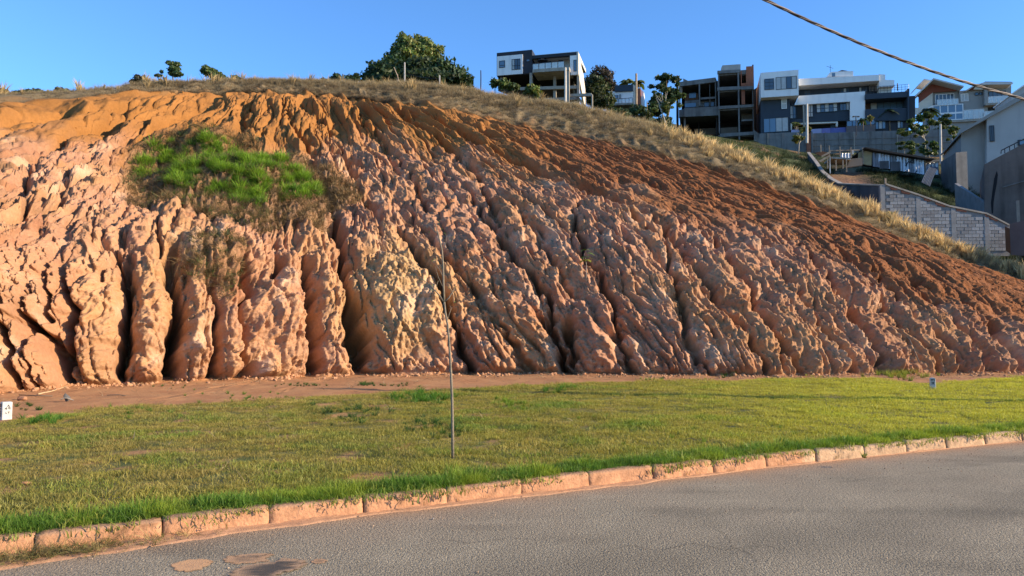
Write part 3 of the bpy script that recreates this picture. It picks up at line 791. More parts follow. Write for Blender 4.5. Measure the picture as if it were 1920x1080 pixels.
t = mixc(t, np.broadcast_to(green * 1.05, (n_, 3)), np.exp(-kd / .45) * .8)
t = t * rnd((n_, 1), .8, 1.2) if False else t * RNG.uniform(.8, 1.2, (n_, 1))
sc_ = (.62 + .5 * np.clip(g1 + .3, 0, 1) + .45 * sstep(.1, .5, fbm(x / .3, yy / .3, 137, 3)) + .5 * np.exp(-kd / .5)) * RNG.uniform(.8, 1.2, n_) * (1 + .25 * sstep(12, 22, yy))
rot = np.stack([RNG.normal(0, .08, n_), RNG.normal(0, .08, n_), RNG.uniform(0, 6.28, n_)], -1)
scatter('lawn_grass', np.stack([x, yy, z - .004], -1), rot, sc_, t, RNG.integers(0, 4, n_), lawn_t, blade,
        label='mown strip of green and straw coloured lawn grass between kerb and earth bank', cat='grass', kind='stuff')
# thicker grass along the kerb edge
n_ = 3600
x = rnd(n_, -5.5, 14); kd = np.abs(RNG.normal(0, .20, n_)) + .11
yy = kerb_y(x) + kd * 1.13
dens = sstep(-.55, .15, fbm(x / .8, x * 0, 133, 3) + .25)
ok = rnd(n_) < dens; x, yy, kd = x[ok], yy[ok], kd[ok]; n_ = len(x)
t = mixc(np.broadcast_to(c(.12, .23, .035), (n_, 3)), np.broadcast_to(c(.36, .42, .05), (n_, 3)), sstep(-.2, .5, fbm(x / .6, yy / .6, 134, 3)) * .7 + .5 * sstep(3, 7, x) * .5)
t = t * RNG.uniform(.75, 1.2, (n_, 1))
rot = np.stack([RNG.normal(.12, .16, n_), RNG.normal(0, .12, n_), RNG.uniform(0, 6.28, n_)], -1)
scatter('edge_grass', np.stack([x, yy, lawn_z(x, yy) - .005], -1), rot, RNG.uniform(.4, 1.0, n_) * np.interp(kd, [.07, .3, .6], [.65, 1.0, .7]) * (.8 + .5 * sstep(-.2, .5, fbm(x / .35, yy / .35, 135, 3))), t, RNG.integers(0, 3, n_), edge_t, blade,
        label='longer dark green grass crowding over the top of the kerb', cat='grass', kind='stuff')
# broad-leaved weeds and bright tufts in the lawn and at the foot of the bank
wp = []
def wspot(px, py, n, sx, sy, col, s=1.0):
    for _ in range(n):
        a, b = px + random.gauss(0, sx), py + random.gauss(0, sy)
        p = on_plane(a, b, .14); wp.append((p.x, p.y, float(lawn_z(p.x, p.y)), col, s * random.uniform(.6, 1.1)))
G_ = (.09, .21, .025); D_ = (.05, .11, .025); Y_ = (.22, .26, .05); S_ = (.33, .24, .10)
wspot(795, 748, 34, 18, 5, G_); wspot(745, 745, 14, 20, 3, G_, .8); wspot(965, 762, 24, 18, 6, (.17, .26, .03), .7); wspot(715, 723, 22, 28, 1.5, D_, .5)
wspot(1050, 732, 18, 20, 4, G_, .8); wspot(70, 790, 10, 16, 4, G_, .9); wspot(565, 723, 22, 22, 1.5, D_, .5); wspot(690, 720, 14, 12, 1, D_, .6)
wspot(660, 772, 34, 40, 9, D_, .7); wspot(820, 800, 26, 30, 10, D_, .7); wspot(845, 850, 22, 22, 4, Y_, .4); wspot(1370, 704, 8, 16, 2, D_, 1.0)
wspot(1230, 712, 6, 10, 1, G_, .8); wspot(320, 702, 9, 5, 3, (.10, .12, .04), 1.0); wspot(60, 765, 10, 16, 3, D_, .5); wspot(330, 722, 9, 20, 3, D_, .4)
wspot(1690, 704, 34, 26, 3, Y_, 1.2); wspot(1700, 702, 10, 20, 2, S_, 1.4); wspot(455, 745, 20, 60, 7, G_, .5); wspot(250, 775, 20, 60, 7, G_, .5)
wspot(1380, 700, 6, 14, 3, S_, 1.3); wspot(900, 790, 20, 80, 20, Y_, .5); wspot(1300, 800, 30, 150, 25, (.16, .24, .03), .5)
P_ = np.array([w[:3] for w in wp]); n_ = len(P_)
scatter('weeds', P_, np.stack([RNG.normal(0, .15, n_), RNG.normal(0, .15, n_), RNG.uniform(0, 6.28, n_)], -1), np.array([w[4] for w in wp]),
        np.array([w[3] for w in wp]) * RNG.uniform(.8, 1.2, (n_, 1)), RNG.integers(0, 2, n_), weed_t, blade,
        label='scattered green weeds among the lawn and along the foot of the bank', cat='weeds', kind='stuff')

# ------------------------------------------------------------------ dry grass of the brow
dry_t = [tuft('dry_tuft', 46, .26, .16, .46, .013, .75, 140 + k, (.55, .5, .45), (1.15, 1.1, 1.0)) for k in range(4)]
plume_t = [tuft('plume_tuft', 26, .12, .45, .95, .02, .38, 150 + k, (.6, .55, .45), (1.2, 1.15, 1.0), seg=3, plume=.9) for k in range(3)]
def band(n, r0, r1, dens, seed):
    rr = RNG.uniform(r0, r1, n); cc_ = RNG.uniform(0, nc - 1.01, n)
    i = rr.astype(int); j = cc_.astype(int)
    P = BANK[i, j]; q, w = PX[i, j], PY[i, j]
    k = (rnd(n) < dens(q, rr)) & (q > -250) & (q < 2150)
    return P[k] + RNG.normal(0, .12, (k.sum(), 3)) * np.array([1, 1, 0]), q[k], rr[k], U[i, j][k], V[i, j][k]
P_, q, rr, u_, v_ = band(26000, r_crest - 3, r_ridge + 4, lambda q, r: .35 + .6 * sstep(-.3, .3, fbm(q / 60, r / 9, 141, 3)) + .2 * sstep(1000, 1500, q), 1)
n_ = len(P_)
e = (rr - r_crest) / (r_ridge - r_crest)
m1 = sstep(-.25, .35, fbm(u_ / 1.4, v_ / .8, 142, 4))
t = mixc(np.broadcast_to(c(.34, .285, .18), (n_, 3)), np.broadcast_to(c(.17, .13, .08), (n_, 3)), np.clip(m1 * (1 - .6 * e) * (1 - .45 * sstep(1100, 1500, q)), 0, 1))
t = mixc(t, np.broadcast_to(c(.56, .46, .27), (n_, 3)), sstep(.45, 1, e) * (.35 + .5 * sstep(1000, 1450, q)))
t = mixc(t, np.broadcast_to(c(.20, .22, .07), (n_, 3)), sstep(.3, .55, fbm(u_ / 1.1, v_ / .7, 143, 3)) * .5 * sstep(800, 1000, q))
t = t * RNG.uniform(.75, 1.2, (n_, 1))
s_ = (.42 + .42 * sstep(.2, 1, e)) * RNG.uniform(.7, 1.25, n_) * (1 + .1 * sstep(1000, 1400, q)) * (1 - .35 * sstep(250, 50, q))
drym = leaf_mat('dry_blade', (1, 1, 1), trans=.30, rough=.75, tt=(1.05, 1.0, .85))
scatter('dry_grass', P_ - np.array([0, 0, .03]), np.stack([RNG.normal(0, .15, n_), RNG.normal(-.05, .15, n_), RNG.uniform(0, 6.28, n_)], -1), s_, t,
        RNG.integers(0, 4, n_), dry_t, drym, label='dry brown and straw coloured grass covering the brow of the bank', cat='grass', kind='stuff')
P_, q, rr, u_, v_ = band(9000, r_ridge - 16, r_ridge + 5, lambda q, r: (.03 + .04 * sstep(500, 250, q) + .62 * sstep(1180, 1420, q)) * (.25 + 1.1 * sstep(-.05, .45, fbm(q / 26, r * 0, 144, 3))), 2)
n_ = len(P_)
t = mixc(np.broadcast_to(c(.66, .52, .29), (n_, 3)), np.broadcast_to(c(.42, .32, .17), (n_, 3)), 1 - sstep(900, 1400, q)) * RNG.uniform(.75, 1.15, (n_, 1))
scatter('plume_grass', P_ - np.array([0, 0, .03]), np.stack([RNG.normal(0, .1, n_), RNG.normal(-.1, .12, n_), RNG.uniform(0, 6.28, n_)], -1), RNG.uniform(.35, 1.0, n_), t,
        RNG.integers(0, 3, n_), plume_t, drym, label='tall golden feathery seed grass standing along the ridge line', cat='grass', kind='stuff')

# ------------------------------------------------------------------ green patch and brown litter on the bank
lush_t = [tuft('lush_tuft', 46, .16, .22, .55, .020, .85, 160 + k, (.4, .45, .35), (1.2, 1.2, .9), seg=3) for k in range(3)]
lit_t = [tuft('litter_tuft', 34, .22, .10, .28, .018, 2.2, 170 + k, (.7, .65, .6), (1.1, 1.05, 1.0)) for k in range(3)]
def on_poly(polys, n, pr=None):
    out = []
    sel = np.zeros(PX.shape, bool)
    for poly in polys:
        ins = np.zeros(PX.shape, bool)
        for k in range(len(poly)):
            x0, y0 = poly[k]; x1, y1 = poly[(k + 1) % len(poly)]
            ins ^= ((y0 > PY) != (y1 > PY)) & (PX < (x1 - x0) * (PY - y0) / (y1 - y0 + 1e-9) + x0)
        sel |= ins
    sel &= (rowt < r_crest) & (rowt > r_foot)
    idx = np.argwhere(sel)
    w = (DST[sel] / 30) ** 0 
    k = RNG.integers(0, len(idx), n)
    i, j = idx[k, 0], idx[k, 1]
    return BANK[i, j], NRM[i, j], PX[i, j], PY[i, j], U[i, j], V[i, j]
LUSH = [[(a - 6, b + 20) for a, b in q_] for q_ in [[(330,270),(400,264),(440,262),(470,272),(482,292),(455,300),(400,296),(345,296)],
        [(318,325),(350,305),(420,302),(470,306),(520,302),(560,315),(600,330),(608,352),(585,362),(520,368),(500,350),(470,345),(420,345),(360,352),(320,345)],
        [(425,345),(455,335),(490,350),(500,378),(450,382),(420,368)],[(248,268),(285,262),(330,256),(345,272),(320,288),(280,284),(250,286)],[(300,300),(340,290),(345,312),(318,322)]]]
P_, Nn, q, w, u_, v_ = on_poly(LUSH, 2600)
f1_, f2_, rv_ = worley(u_ / .95, v_ / .75, 161)
k = rnd(len(P_)) < sstep(.56, .22, f1_); P_, Nn, q, w, f1_ = P_[k], Nn[k], q[k], w[k], f1_[k]
n_ = len(P_)
rot = np.stack([RNG.normal(.25, .2, n_), RNG.normal(0, .2, n_), RNG.uniform(-.5, .5, n_)], -1)
t = mixc(np.broadcast_to(c(.065, .17, .02), (n_, 3)), np.broadcast_to(c(.28, .44, .05), (n_, 3)), sstep(.5, .12, f1_) * rnd(n_, .5, 1)) * RNG.uniform(.75, 1.2, (n_, 1))  # tint darkens towards clump edges, painting in the shade between clumps
scatter('green_grass', P_ + Nn * .02, rot, RNG.uniform(.5, .9, n_) * (1.4 - 1.6 * f1_), t, RNG.integers(0, 3, n_), lush_t, blade,
        label='lush bright green grass tufts growing in a patch on the orange bank', cat='grass', kind='stuff')
P_, Nn, q, w, u_, v_ = on_poly([PATCH, LITTER2, LITTER3], 2000)
n_ = len(P_)
rot = np.stack([RNG.normal(.5, .35, n_), RNG.normal(0, .35, n_), RNG.uniform(0, 6.28, n_)], -1)
t = mixc(np.broadcast_to(c(.26, .18, .08), (n_, 3)), np.broadcast_to(c(.15, .105, .05), (n_, 3)), rnd(n_)) * RNG.uniform(.45, 1.6, (n_, 1))
t = mixc(t, np.broadcast_to(c(.07, .12, .03), (n_, 3)), (rnd(n_) < .22).astype(float) * sstep(560, 420, q))
scatter('dead_grass', P_ + Nn * .01, rot, RNG.uniform(.4, 1.0, n_), t, RNG.integers(0, 3, n_), lit_t, drym,
        label='matted brown dead grass and roots hanging below the green patch', cat='dead grass', kind='stuff')
# crumbs of earth fallen at the foot
n_ = 4200
j = RNG.integers(0, nc, n_); q = PX[r_foot + 3, j]
fx, fy = BANK[r_foot + 3, j, 0], BANK[r_foot + 3, j, 1] - np.abs(RNG.gamma(.9, .38, n_)) - .02
cl = bmesh.new(); bmesh.ops.create_icosphere(cl, subdivisions=1, radius=1)
for v in cl.verts: v.co *= random.uniform(.7, 1.15); v.co.z *= .7
cm = bpy.data.meshes.new('clod'); cl.to_mesh(cm); cl.free(); set_col(cm, np.ones((len(cm.vertices), 3)))
clod_m = leaf_mat('clod_earth', (1, 1, 1), trans=0.0, rough=.95, spec=.1)
scatter('earth_clods', np.stack([fx, fy, lawn_z(fx, fy) + .01], -1), RNG.uniform(0, 6, (n_, 3)), .014 + .075 * rnd(n_) ** 5, np.tile(c(.42, .225, .12), (n_, 1)) * RNG.uniform(.8, 1.15, (n_, 1)),
        np.zeros(n_), [cm], clod_m, label='small clods of fallen earth strewn along the foot of the bank', cat='clods', kind='stuff')
# clods lying on the loose upper soil
n_ = 9000
i = RNG.integers(r_foot + int((r_crest - r_foot) * .4), r_crest, n_); j = RNG.integers(0, nc, n_)
k = rnd(n_) < top[i, j] * (.25 + .75 * right[i, j]) + .06
i, j = i[k], j[k]; n_ = len(i)
scatter('soil_clods', BANK[i, j] + NRM[i, j] * .01, RNG.uniform(0, 6, (n_, 3)), .025 + .055 * rnd(n_) ** 2.5, colr[i, j] * RNG.uniform(.85, 1.15, (n_, 1)), np.zeros(n_), [cm.copy()], clod_m,
        label='loose reddish clods scattered over the upper slope of the bank', cat='clods', kind='stuff')

# ------------------------------------------------------------------ trees: tapered trunks, limbs, crowns of many leaves
def leaves_mesh(name, blobs, n, size, seed, col=(.06, .10, .03), shell=.55, droop=0.0, aspect=1.6, colvar=.35):
    """n leaf faces spread through the ellipsoid blobs [(x,y,z,rx,ry,rz)], denser towards their skins"""
    r = np.random.default_rng(seed)
    B = np.array(blobs, float); vol = (B[:, 3] * B[:, 4] * B[:, 5]) ** .67; k = r.choice(len(B), n, p=vol / vol.sum())
    sub = r.normal(0, 1, (len(B) * 26, 3)); sub /= np.linalg.norm(sub, axis=1, keepdims=True); d = sub[k * 26 + r.integers(0, 26, n)] + r.normal(0, .42, (n, 3)); d /= np.linalg.norm(d, axis=1, keepdims=True)
    rad = shell + (1 - shell) * r.uniform(0, 1, n) ** .6
    rad *= 1 + .34 * np.sin(d[:, 0] * 4.3 + k) * np.cos(d[:, 2] * 5.1 + k * 2) + r.normal(0, .12, n)
    C = B[k, :3] + d * rad[:, None] * B[k, 3:6]
    nrm = d + r.normal(0, .8, (n, 3)); nrm /= np.linalg.norm(nrm, axis=1, keepdims=True)
    a = np.cross(nrm, r.normal(0, 1, (n, 3))); a /= np.linalg.norm(a, axis=1, keepdims=True)
    a[:, 2] -= droop; b = np.cross(nrm, a)
    s = size * r.uniform(.6, 1.4, (n, 1))
    Vt = np.stack([C - a * s * aspect / 2, C + b * s * .42, C + a * s * aspect / 2, C - b * s * .42], 1).reshape(-1, 3)
    me = np_mesh(name, Vt, np.arange(4 * n).reshape(n, 4))
    tint = np.array(col) * (1 + colvar * r.normal(0, .6, (n, 1))) * (1 + .25 * np.sin(k * 2.4))[:, None]
    tint[:, 0] *= 1 + .3 * r.uniform(-1, 1, n)
    set_col(me, np.repeat(np.clip(tint, .008, .9), 4, 0), 'tint')
    return me
leafm = leaf_mat('tree_leaf', (1, 1, 1), trans=.30, rough=.55, itype='GEOMETRY')
bark = mat('bark', (.17, .13, .09), .9, .3, 6, .5, 30)
pbark = mat('pale_bark', (.42, .37, .30), .85, .25, 6, .4, 30)
def tree(name, px, py, Y, H, blobs, n, size, col, label, cat='tree', group=None, trunk=None, seed=1, limbs=5, tm=None, tr_=.06, aspect=1.6, shell=.5):
    """px,py = base; blobs in units of metres relative to the base"""
    base = at(px, py, Y)
    root = empty(name, base, 0, label, cat, group)
    rr_ = random.Random(seed)
    if trunk is None: trunk = [(0, 0, -.5), (rr_.uniform(-.1, .1) * H, 0, H * .35), (rr_.uniform(-.1, .1) * H, 0, H * .6)]
    t = MB(); t.tube(trunk, [H * tr_ * .5 * (1 - .5 * i / max(1, len(trunk) - 1)) for i in range(len(trunk))])
    t.build('trunk', tm or bark, root, True)
    if limbs:
        lb = MB()
        for k in range(limbs):
            b = blobs[k % len(blobs)]; e = Vector(b[:3]); s0 = Vector(trunk[-1]) * rr_.uniform(.7, 1) + Vector((0, 0, 0))
            m_ = (s0 + e) / 2 + Vector((rr_.uniform(-.1, .1) * H, 0, -.05 * H))
            lb.tube([s0, m_, e], [H * tr_ * .25, H * tr_ * .17, H * tr_ * .06], 5)
        lb.build('limbs', tm or bark, root, True)
    me = leaves_mesh('crown', blobs, int(n * 1.9), size * .68, seed, col, aspect=aspect, shell=.3 if name in ('leafy_tree', 'sapling') else shell)
    link('crown', me, leafm, root)
    return root
def blobs_px(px, py, Y, lst, dy=1.0, split_blobs=False):
    """(px,py,rx px, rz px, dy) ellipses of the photograph turned into metres around the base"""
    b = at(px, py, Y); out = []
    if split_blobs:
        rb_ = random.Random(int(px)); lst = [(q[0] + rb_.uniform(-.8, .8) * q[2], q[1] + rb_.uniform(-.8, .8) * q[3], q[2] * rb_.uniform(.3, .7), q[3] * rb_.uniform(.25, .55), rb_.uniform(-.8, .8)) for q in lst for _ in range(4)]
    for q in lst:
        p = at(q[0], q[1], Y); k = Y / FPX
        yo = q[4] if len(q) > 4 else 0
        out.append((p.x - b.x, yo, p.z - b.z, q[2] * k, max(q[2], q[3]) * k * dy, q[3] * k))
    return out
def tree_px(name, px, py, Y, top_, lst, n, size, col, label, **kw):
    H = (py - top_) * Y / FPX
    return tree(name, px, py, Y, H, blobs_px(px, py, Y, lst, split_blobs=name in ('leafy_tree', 'sapling', 'pine_tree') or px == 326), n, size, col, label, **kw)
GRN = (.055, .09, .025); LGR = (.135, .165, .045); DGR = (.035, .062, .022); BRN = (.050, .038, .022)
tree_px('broadleaf_tree', 782, 160, 74, 62, [(766,88,24,20),(800,98,26,16),(746,106,20,16),(778,110,34,16),(733,120,20,14),(815,114,16,12),(790,80,16,12),(718,132,18,14)], 5600, .34, LGR,
        'tall rounded leafy tree rising behind the dark hedge on the hilltop', seed=3, limbs=7, tr_=.07, shell=.75)
def hedge(name, px, py, Y, lst, n, size, col, label, cat='hedge', group=None, seed=5):
    base = at(px, py, Y); root = empty(name, base, 0, label, cat, group)
    link('foliage', leaves_mesh('foliage', blobs_px(px, py, Y, lst), n, size, seed, col, shell=.35), leafm, root)
    st = MB()
    for k, b in enumerate(blobs_px(px, py, Y, lst)):
        MB().tube([(b[0], b[1], -.6), (b[0] * .98, b[1], max(.1, b[2]))], [.07, .03], 5).build('stem', bark, root, True)
    return root
hedge('hedge', 800, 168, 66, [(708,144,26,26),(740,140,32,30),(785,140,38,30),(825,142,34,28),(855,147,26,24),(874,154,14,14),(694,152,16,14),(800,158,66,18),(735,158,40,18)], 17000, .26, DGR,
      'broad dark green clipped hedge behind the two white posts')
BU = 'bushes beyond the hilltop'
tree_px('bush', 640, 160, 64, 138, [(632,146,10,8),(655,150,14,8),(668,146,8,9)], 900, .22, DGR, 'low dark bushy shrub left of the dark hedge on the skyline', cat='bush', group=BU, seed=11, limbs=2)
tree_px('bush', 612, 162, 58, 146, [(608,152,7,5),(618,154,8,5)], 340, .2, (.05, .06, .04), 'smallest thin shrub left of the hedge on the skyline', cat='bush', group=BU, seed=12, limbs=1)
tree_px('broadleaf_tree', 326, 160, 60, 107, [(330,126,12,13),(318,118,8,9),(334,142,14,9),(310,143,8,6),(300,148,8,4)], 1500, .2, (.06, .095, .03),
        'small leaning tree with split crown standing above dry grass at upper left', seed=13, tr_=.06, limbs=4)
tree_px('bush', 262, 166, 58, 136, [(258,148,8,8),(270,152,9,8),(250,153,6,5)], 600, .2, (.065, .07, .04), 'greyish round bush left of the split-crown tree', cat='bush', group=BU, seed=14, limbs=2)
tree_px('bush', 402, 160, 60, 123, [(390,134,11,9),(402,140,12,9),(414,148,12,8),(386,128,7,5)], 1300, .2, (.085, .12, .03), 'bright green leaning bush right of the split-crown tree', cat='bush', group=BU, seed=15, limbs=3)
tree_px('bush', 444, 160, 60, 140, [(442,148,9,6)], 300, .2, (.05, .08, .03), 'tiny bush right of the bright leaning bush', cat='bush', group=BU, seed=16, limbs=1)
tree_px('bush', 4, 196, 58, 165, [(2,174,14,9),(-14,178,12,10)], 700, .24, DGR, 'dark bush on the skyline at the far left edge', cat='bush', group=BU, seed=17, limbs=2)
tree_px('bush', 50, 194, 58, 168, [(38,177,14,7),(54,176,12,7)], 700, .24, (.035, .055, .025), 'dark green low bush second from the left edge', cat='bush', group=BU, seed=18, limbs=2)
tree_px('bush', 78, 190, 58, 166, [(72,174,9,7),(92,177,9,6)], 560, .22, (.05, .07, .03), 'mid green low bush third from the left edge', cat='bush', group=BU, seed=19, limbs=2)
tree_px('bush', 122, 188, 58, 164, [(118,173,13,7),(134,176,7,4)], 600, .22, (.10, .10, .045), 'olive low bush nearest the dry grass at upper left', cat='bush', group=BU, seed=20, limbs=2)
# around the houses
tree_px('broadleaf_tree', 1128, 212, 122, 124, [(1128,148,24,22),(1112,160,18,22),(1140,165,15,24),(1120,185,20,18)], 5200, .42, BRN,
        'dense dark brownish round tree right of the white stilt house', seed=21, limbs=4)
tree_px('broadleaf_tree', 1122, 214, 112, 138, [(1116,152,14,12),(1125,165,16,14),(1118,185,20,18),(1136,190,16,16),(1108,176,12,14)], 3400, .36, (.045, .062, .022),
        'lighter green tree in front of the dark brownish round tree', seed=22, limbs=4)
tree_px('pine_tree', 1246, 240, 108, 130, [(1248,144,10,12),(1240,152,14,10),(1262,156,12,12),(1232,166,14,10),(1252,178,24,16),(1228,196,20,18),(1256,205,22,22),(1240,225,22,14)], 6500, .36, DGR,
        'tall dark pine-like tree left of the unfinished concrete house', seed=23, limbs=6)
tree_px('sapling', 1252, 236, 86, 160, [(1232,176,10,7),(1246,168,12,6),(1262,186,12,6),(1274,182,9,5),(1224,205,11,5),(1250,200,9,5),(1268,202,9,6)], 1300, .26, (.10, .13, .04),
        'thin pale-branched tree with sparse green tufts in front of the dark pine', seed=24, limbs=7, tm=pbark, tr_=.035,
        trunk=[(0, 0, -.6), (-.5, 0, 1.2), (-1.0, 0, 2.4)])
hedge('bush', 1205, 216, 96, [(1196,206,16,8),(1186,210,12,6)], 900, .3, DGR, 'dark bush below the small white house with palms', cat='bush', seed=25)
hedge('bush', 1175, 222, 90, [(1168,212,14,8),(1150,210,12,6),(1210,216,14,6)], 900, .28, (.05, .07, .02), 'mid green low bush in front of the small white house', cat='bush', seed=26)
hedge('shrub', 945, 172, 84, [(928,156,9,8),(945,158,14,8),(962,162,12,7)], 1000, .26, (.075, .11, .03), 'green shrub under the left side of the stilt house', cat='shrub', seed=27)
hedge('shrub', 1002, 180, 80, [(1000,166,11,8),(1006,175,10,8),(990,172,8,6)], 800, .26, (.12, .145, .03), 'yellow-green shrub in front of the stilt house columns', cat='shrub', seed=28)
tree_px('sapling', 1497, 282, 88, 228, [(1494,232,7,5),(1506,244,10,7),(1488,258,9,5),(1500,262,8,6),(1516,246,6,5)], 900, .24, (.15, .155, .04),
        'small yellow-green forked tree in front of the concrete retaining wall', seed=29, limbs=5, tm=pbark, tr_=.04, trunk=[(0, 0, -.5), (.1, 0, .8), (.4, 0, 1.4)])
CL = [(1700,228,11,7),(1722,236,13,9),(1736,222,12,8),(1750,230,11,8),(1690,250,10,5),(1712,246,8,6),(1726,252,9,5)]
tree_px('leafy_tree', 1735, 292, 92, 214, CL + [(1742,216,12,6)], 2300, .34, (.085, .115, .03), 'loose leafy tree with tufted branches before the retaining wall, tallest of the row', seed=30, limbs=8, tm=pbark, tr_=.03)
tree_px('leafy_tree', 1700, 300, 88, 262, [(1686,270,7,5),(1698,280,8,6),(1712,270,9,6),(1706,286,7,5)], 900, .3, (.07, .10, .025), 'low leafy tree just behind the corrugated shed roof', seed=31, limbs=5, tm=pbark, tr_=.03)
tree_px('leafy_tree', 1745, 298, 84, 262, [(1730,270,8,5),(1744,280,10,7),(1752,270,8,6),(1738,290,9,6),(1760,284,6,6)], 1200, .3, (.075, .11, .028), 'low leafy tree left of the short concrete post', seed=32, limbs=5, tm=pbark, tr_=.03)
tree_px('leafy_tree', 1776, 262, 100, 216, [(1770,224,10,8),(1762,240,10,8),(1778,232,8,8)], 1200, .32, (.06, .085, .025), 'leafy tree before the base of the gabled grey house', seed=33, limbs=5, tm=pbark, tr_=.03)
tree_px('leafy_tree', 1793, 296, 78, 238, [(1790,246,9,7),(1786,262,7,5),(1796,274,8,7),(1792,286,7,6)], 1300, .28, (.08, .11, .025), 'narrow leafy tree beside the large grey gable wall', seed=34, limbs=5, tm=pbark, tr_=.03)
# palms
def palm(px, py, Y, top_, fl, label, n=15, col=(.10, .15, .04), group=None, seed=0, tw=.12):
    base = at(px, py, Y); H = (py - top_) * Y / FPX
    root = empty('palm_tree', base, 0, label, 'palm tree', group)
    t = MB(); t.tube([(0, 0, -.5), (.06, 0, H * .5), (0, 0, H * .78)], [tw, tw * .8, tw * .7]); t.build('trunk', bark, root, True)
    rr_ = random.Random(seed)
    for k in range(n):
        a = 2 * pi * k / n + rr_.uniform(-.2, .2); up = rr_.uniform(.25, 1.2)
        V_ = []; F_ = []
        for s in range(9):
            f = s / 8
            p = Vector((cos(a) * fl * f * cos(up) * 1.1, sin(a) * fl * f * cos(up) * 1.1, H * .78 + fl * (sin(up) * f - .85 * f * f * 1.0)))
            if s:
                for sg in (-1, 1):
                    w = fl * .26 * (1 - abs(f - .4)) ; q = Vector((-sin(a) * sg, cos(a) * sg, -.45)) * w
                    b = len(V_); V_ += [prev, p, p + q + Vector((cos(a), sin(a), 0)) * w * .5, prev + q * .95 + Vector((cos(a), sin(a), 0)) * w * .2]
                    F_.append((b, b + 1, b + 2, b + 3))
            prev = p
        me = np_mesh('frond', np.array([v[:] for v in V_]), np.array(F_))
        set_col(me, np.tile(np.array(col) * rr_.uniform(.7, 1.3), (len(V_), 1)), 'tint')
        link('frond', me, leafm, root)
    return root
palm(1176, 176, 128, 146, 1.9, 'left of two small palms above the small white house', col=(.14, .17, .05), seed=1)
palm(1198, 180, 126, 148, 1.9, 'right of two small palms, beside the brick pillar', col=(.11, .14, .04), seed=2)
palm(1668, 246, 104, 198, 1.45, 'single dark palm in front of the dark blue house wing', col=(.03, .05, .02), seed=3, tw=.1)
palm(1742, 240, 108, 196, 1.6, 'dark bushy palm by the steps of the gabled grey house', col=(.02, .04, .018), seed=4, tw=.1)

# withered bits lying on the bare strip and in the lawn
n_ = 2600
x = rnd(n_, -12, 18); yt = np.interp(x, foot_xs, foot_ys); yk = kerb_y(x)
y = np.where(rnd(n_) < .55, yt - RNG.gamma(1.4, .8, n_) - .1, yk + .2 + rnd(n_) * (yt - yk))
y = np.maximum(y, yk + .15)
bit_t = [tuft('straw_bit', 5, .05, .012, .03, .006, 4.5, 220 + k, (1, 1, 1), (1, 1, 1)) for k in range(2)]
t = mixc(np.broadcast_to(c(.42, .33, .19), (n_, 3)), np.broadcast_to(c(.12, .09, .05), (n_, 3)), rnd(n_)) * RNG.uniform(.7, 1.2, (n_, 1))
scatter('straw_litter', np.stack([x, y, lawn_z(x, y) + .004], -1), np.stack([RNG.normal(0, .3, n_), RNG.normal(0, .3, n_), RNG.uniform(0, 6.28, n_)], -1), RNG.uniform(.7, 2.0, n_), t, RNG.integers(0, 2, n_), bit_t, drym,
        label='dry straw bits lying on the bare orange strip and in the lawn', cat='litter', kind='stuff')
# ------------------------------------------------------------------ hillside behind, on which the houses stand
FT = {  # photograph column -> stations (py, distance) of the ground, seen over or just hidden behind the brow
 -400:[(225,52),(222,80),(225,120),(260,220)], 0:[(204,52),(202,80),(205,120),(250,220)], 400:[(176,50),(176,80),(180,120),(230,220)],
 800:[(180,50),(180,78),(186,120),(230,220)], 950:[(196,50),(190,80),(186,110),(230,220)], 1100:[(228,47),(216,85),(210,115),(215,190)],
 1200:[(252,46),(236,80),(222,110),(215,190)], 1290:[(282,45),(262,66),(252,104),(240,190)], 1420:[(325,43),(288,64),(268,104),(250,190)],
 1500:[(368,41),(330,55),(284,102),(262,190)], 1560:[(395,40),(356,52),(322,66),(285,104)], 1640:[(425,40),(372,50),(328,64),(285,102)],
 1720:[(462,40),(400,50),(340,63),(290,100)], 1800:[(490,40),(430,50),(370,62),(300,95)], 1900:[(518,40),(455,50),(400,62),(330,95)],
 2050:[(560,40),(500,52),(440,70),(380,110)], 2400:[(600,42),(570,60),(530,90),(470,140)]}
ks = sorted(FT)
FP = np.array([[at(k, py, Y)[:] for py, Y in FT[k]] for k in ks])
FS = crom(FP, [24] * 3, 1)
nfr = FS.shape[1]
FS2 = []
for a in range(len(ks) - 1):
    for t in np.arange(14) / 14: FS2.append(FS[a] * (1 - t) + FS[a + 1] * t)
FS2.append(FS[-1]); FS2 = np.swapaxes(np.array(FS2), 0, 1)
fx, fy = FS2[..., 0], FS2[..., 1]
FS2[..., 2] += .35 * perlin(fx / 3.5, fy / 3.5, 201) + .12 * perlin(fx / 1, fy / 1, 202)
fpx, fpy = project(FS2)
fc = mixc(np.broadcast_to(c(.03, .042, .016), FS2.shape), np.broadcast_to(c(.07, .085, .03), FS2.shape), sstep(-.2, .4, fbm(fx / 3, fy / 4, 203, 4)))
fc = mixc(fc, np.broadcast_to(c(.20, .11, .06), FS2.shape), sstep(.12, .45, fbm(fx / 4 + 5, fy / 4, 204, 4)) * .9)
fc = mixc(fc, np.broadcast_to(c(.24, .13, .075), FS2.shape), np.exp(-(((fpx - 1590) / 55) ** 2 + ((fpy - 345) / 28) ** 2)) * .9)
me = np_mesh('hill_terrain', FS2.reshape(-1, 3), grid_faces(*fx.shape), smooth=True)
set_col(me, fc.reshape(-1, 3))
tag(link('hill_terrain', me, attr_mat('hill_earth', rough=.95, nscale=2.5, namp=.35, bump=.8, bscale=4, bdist=.2)), kind='structure')
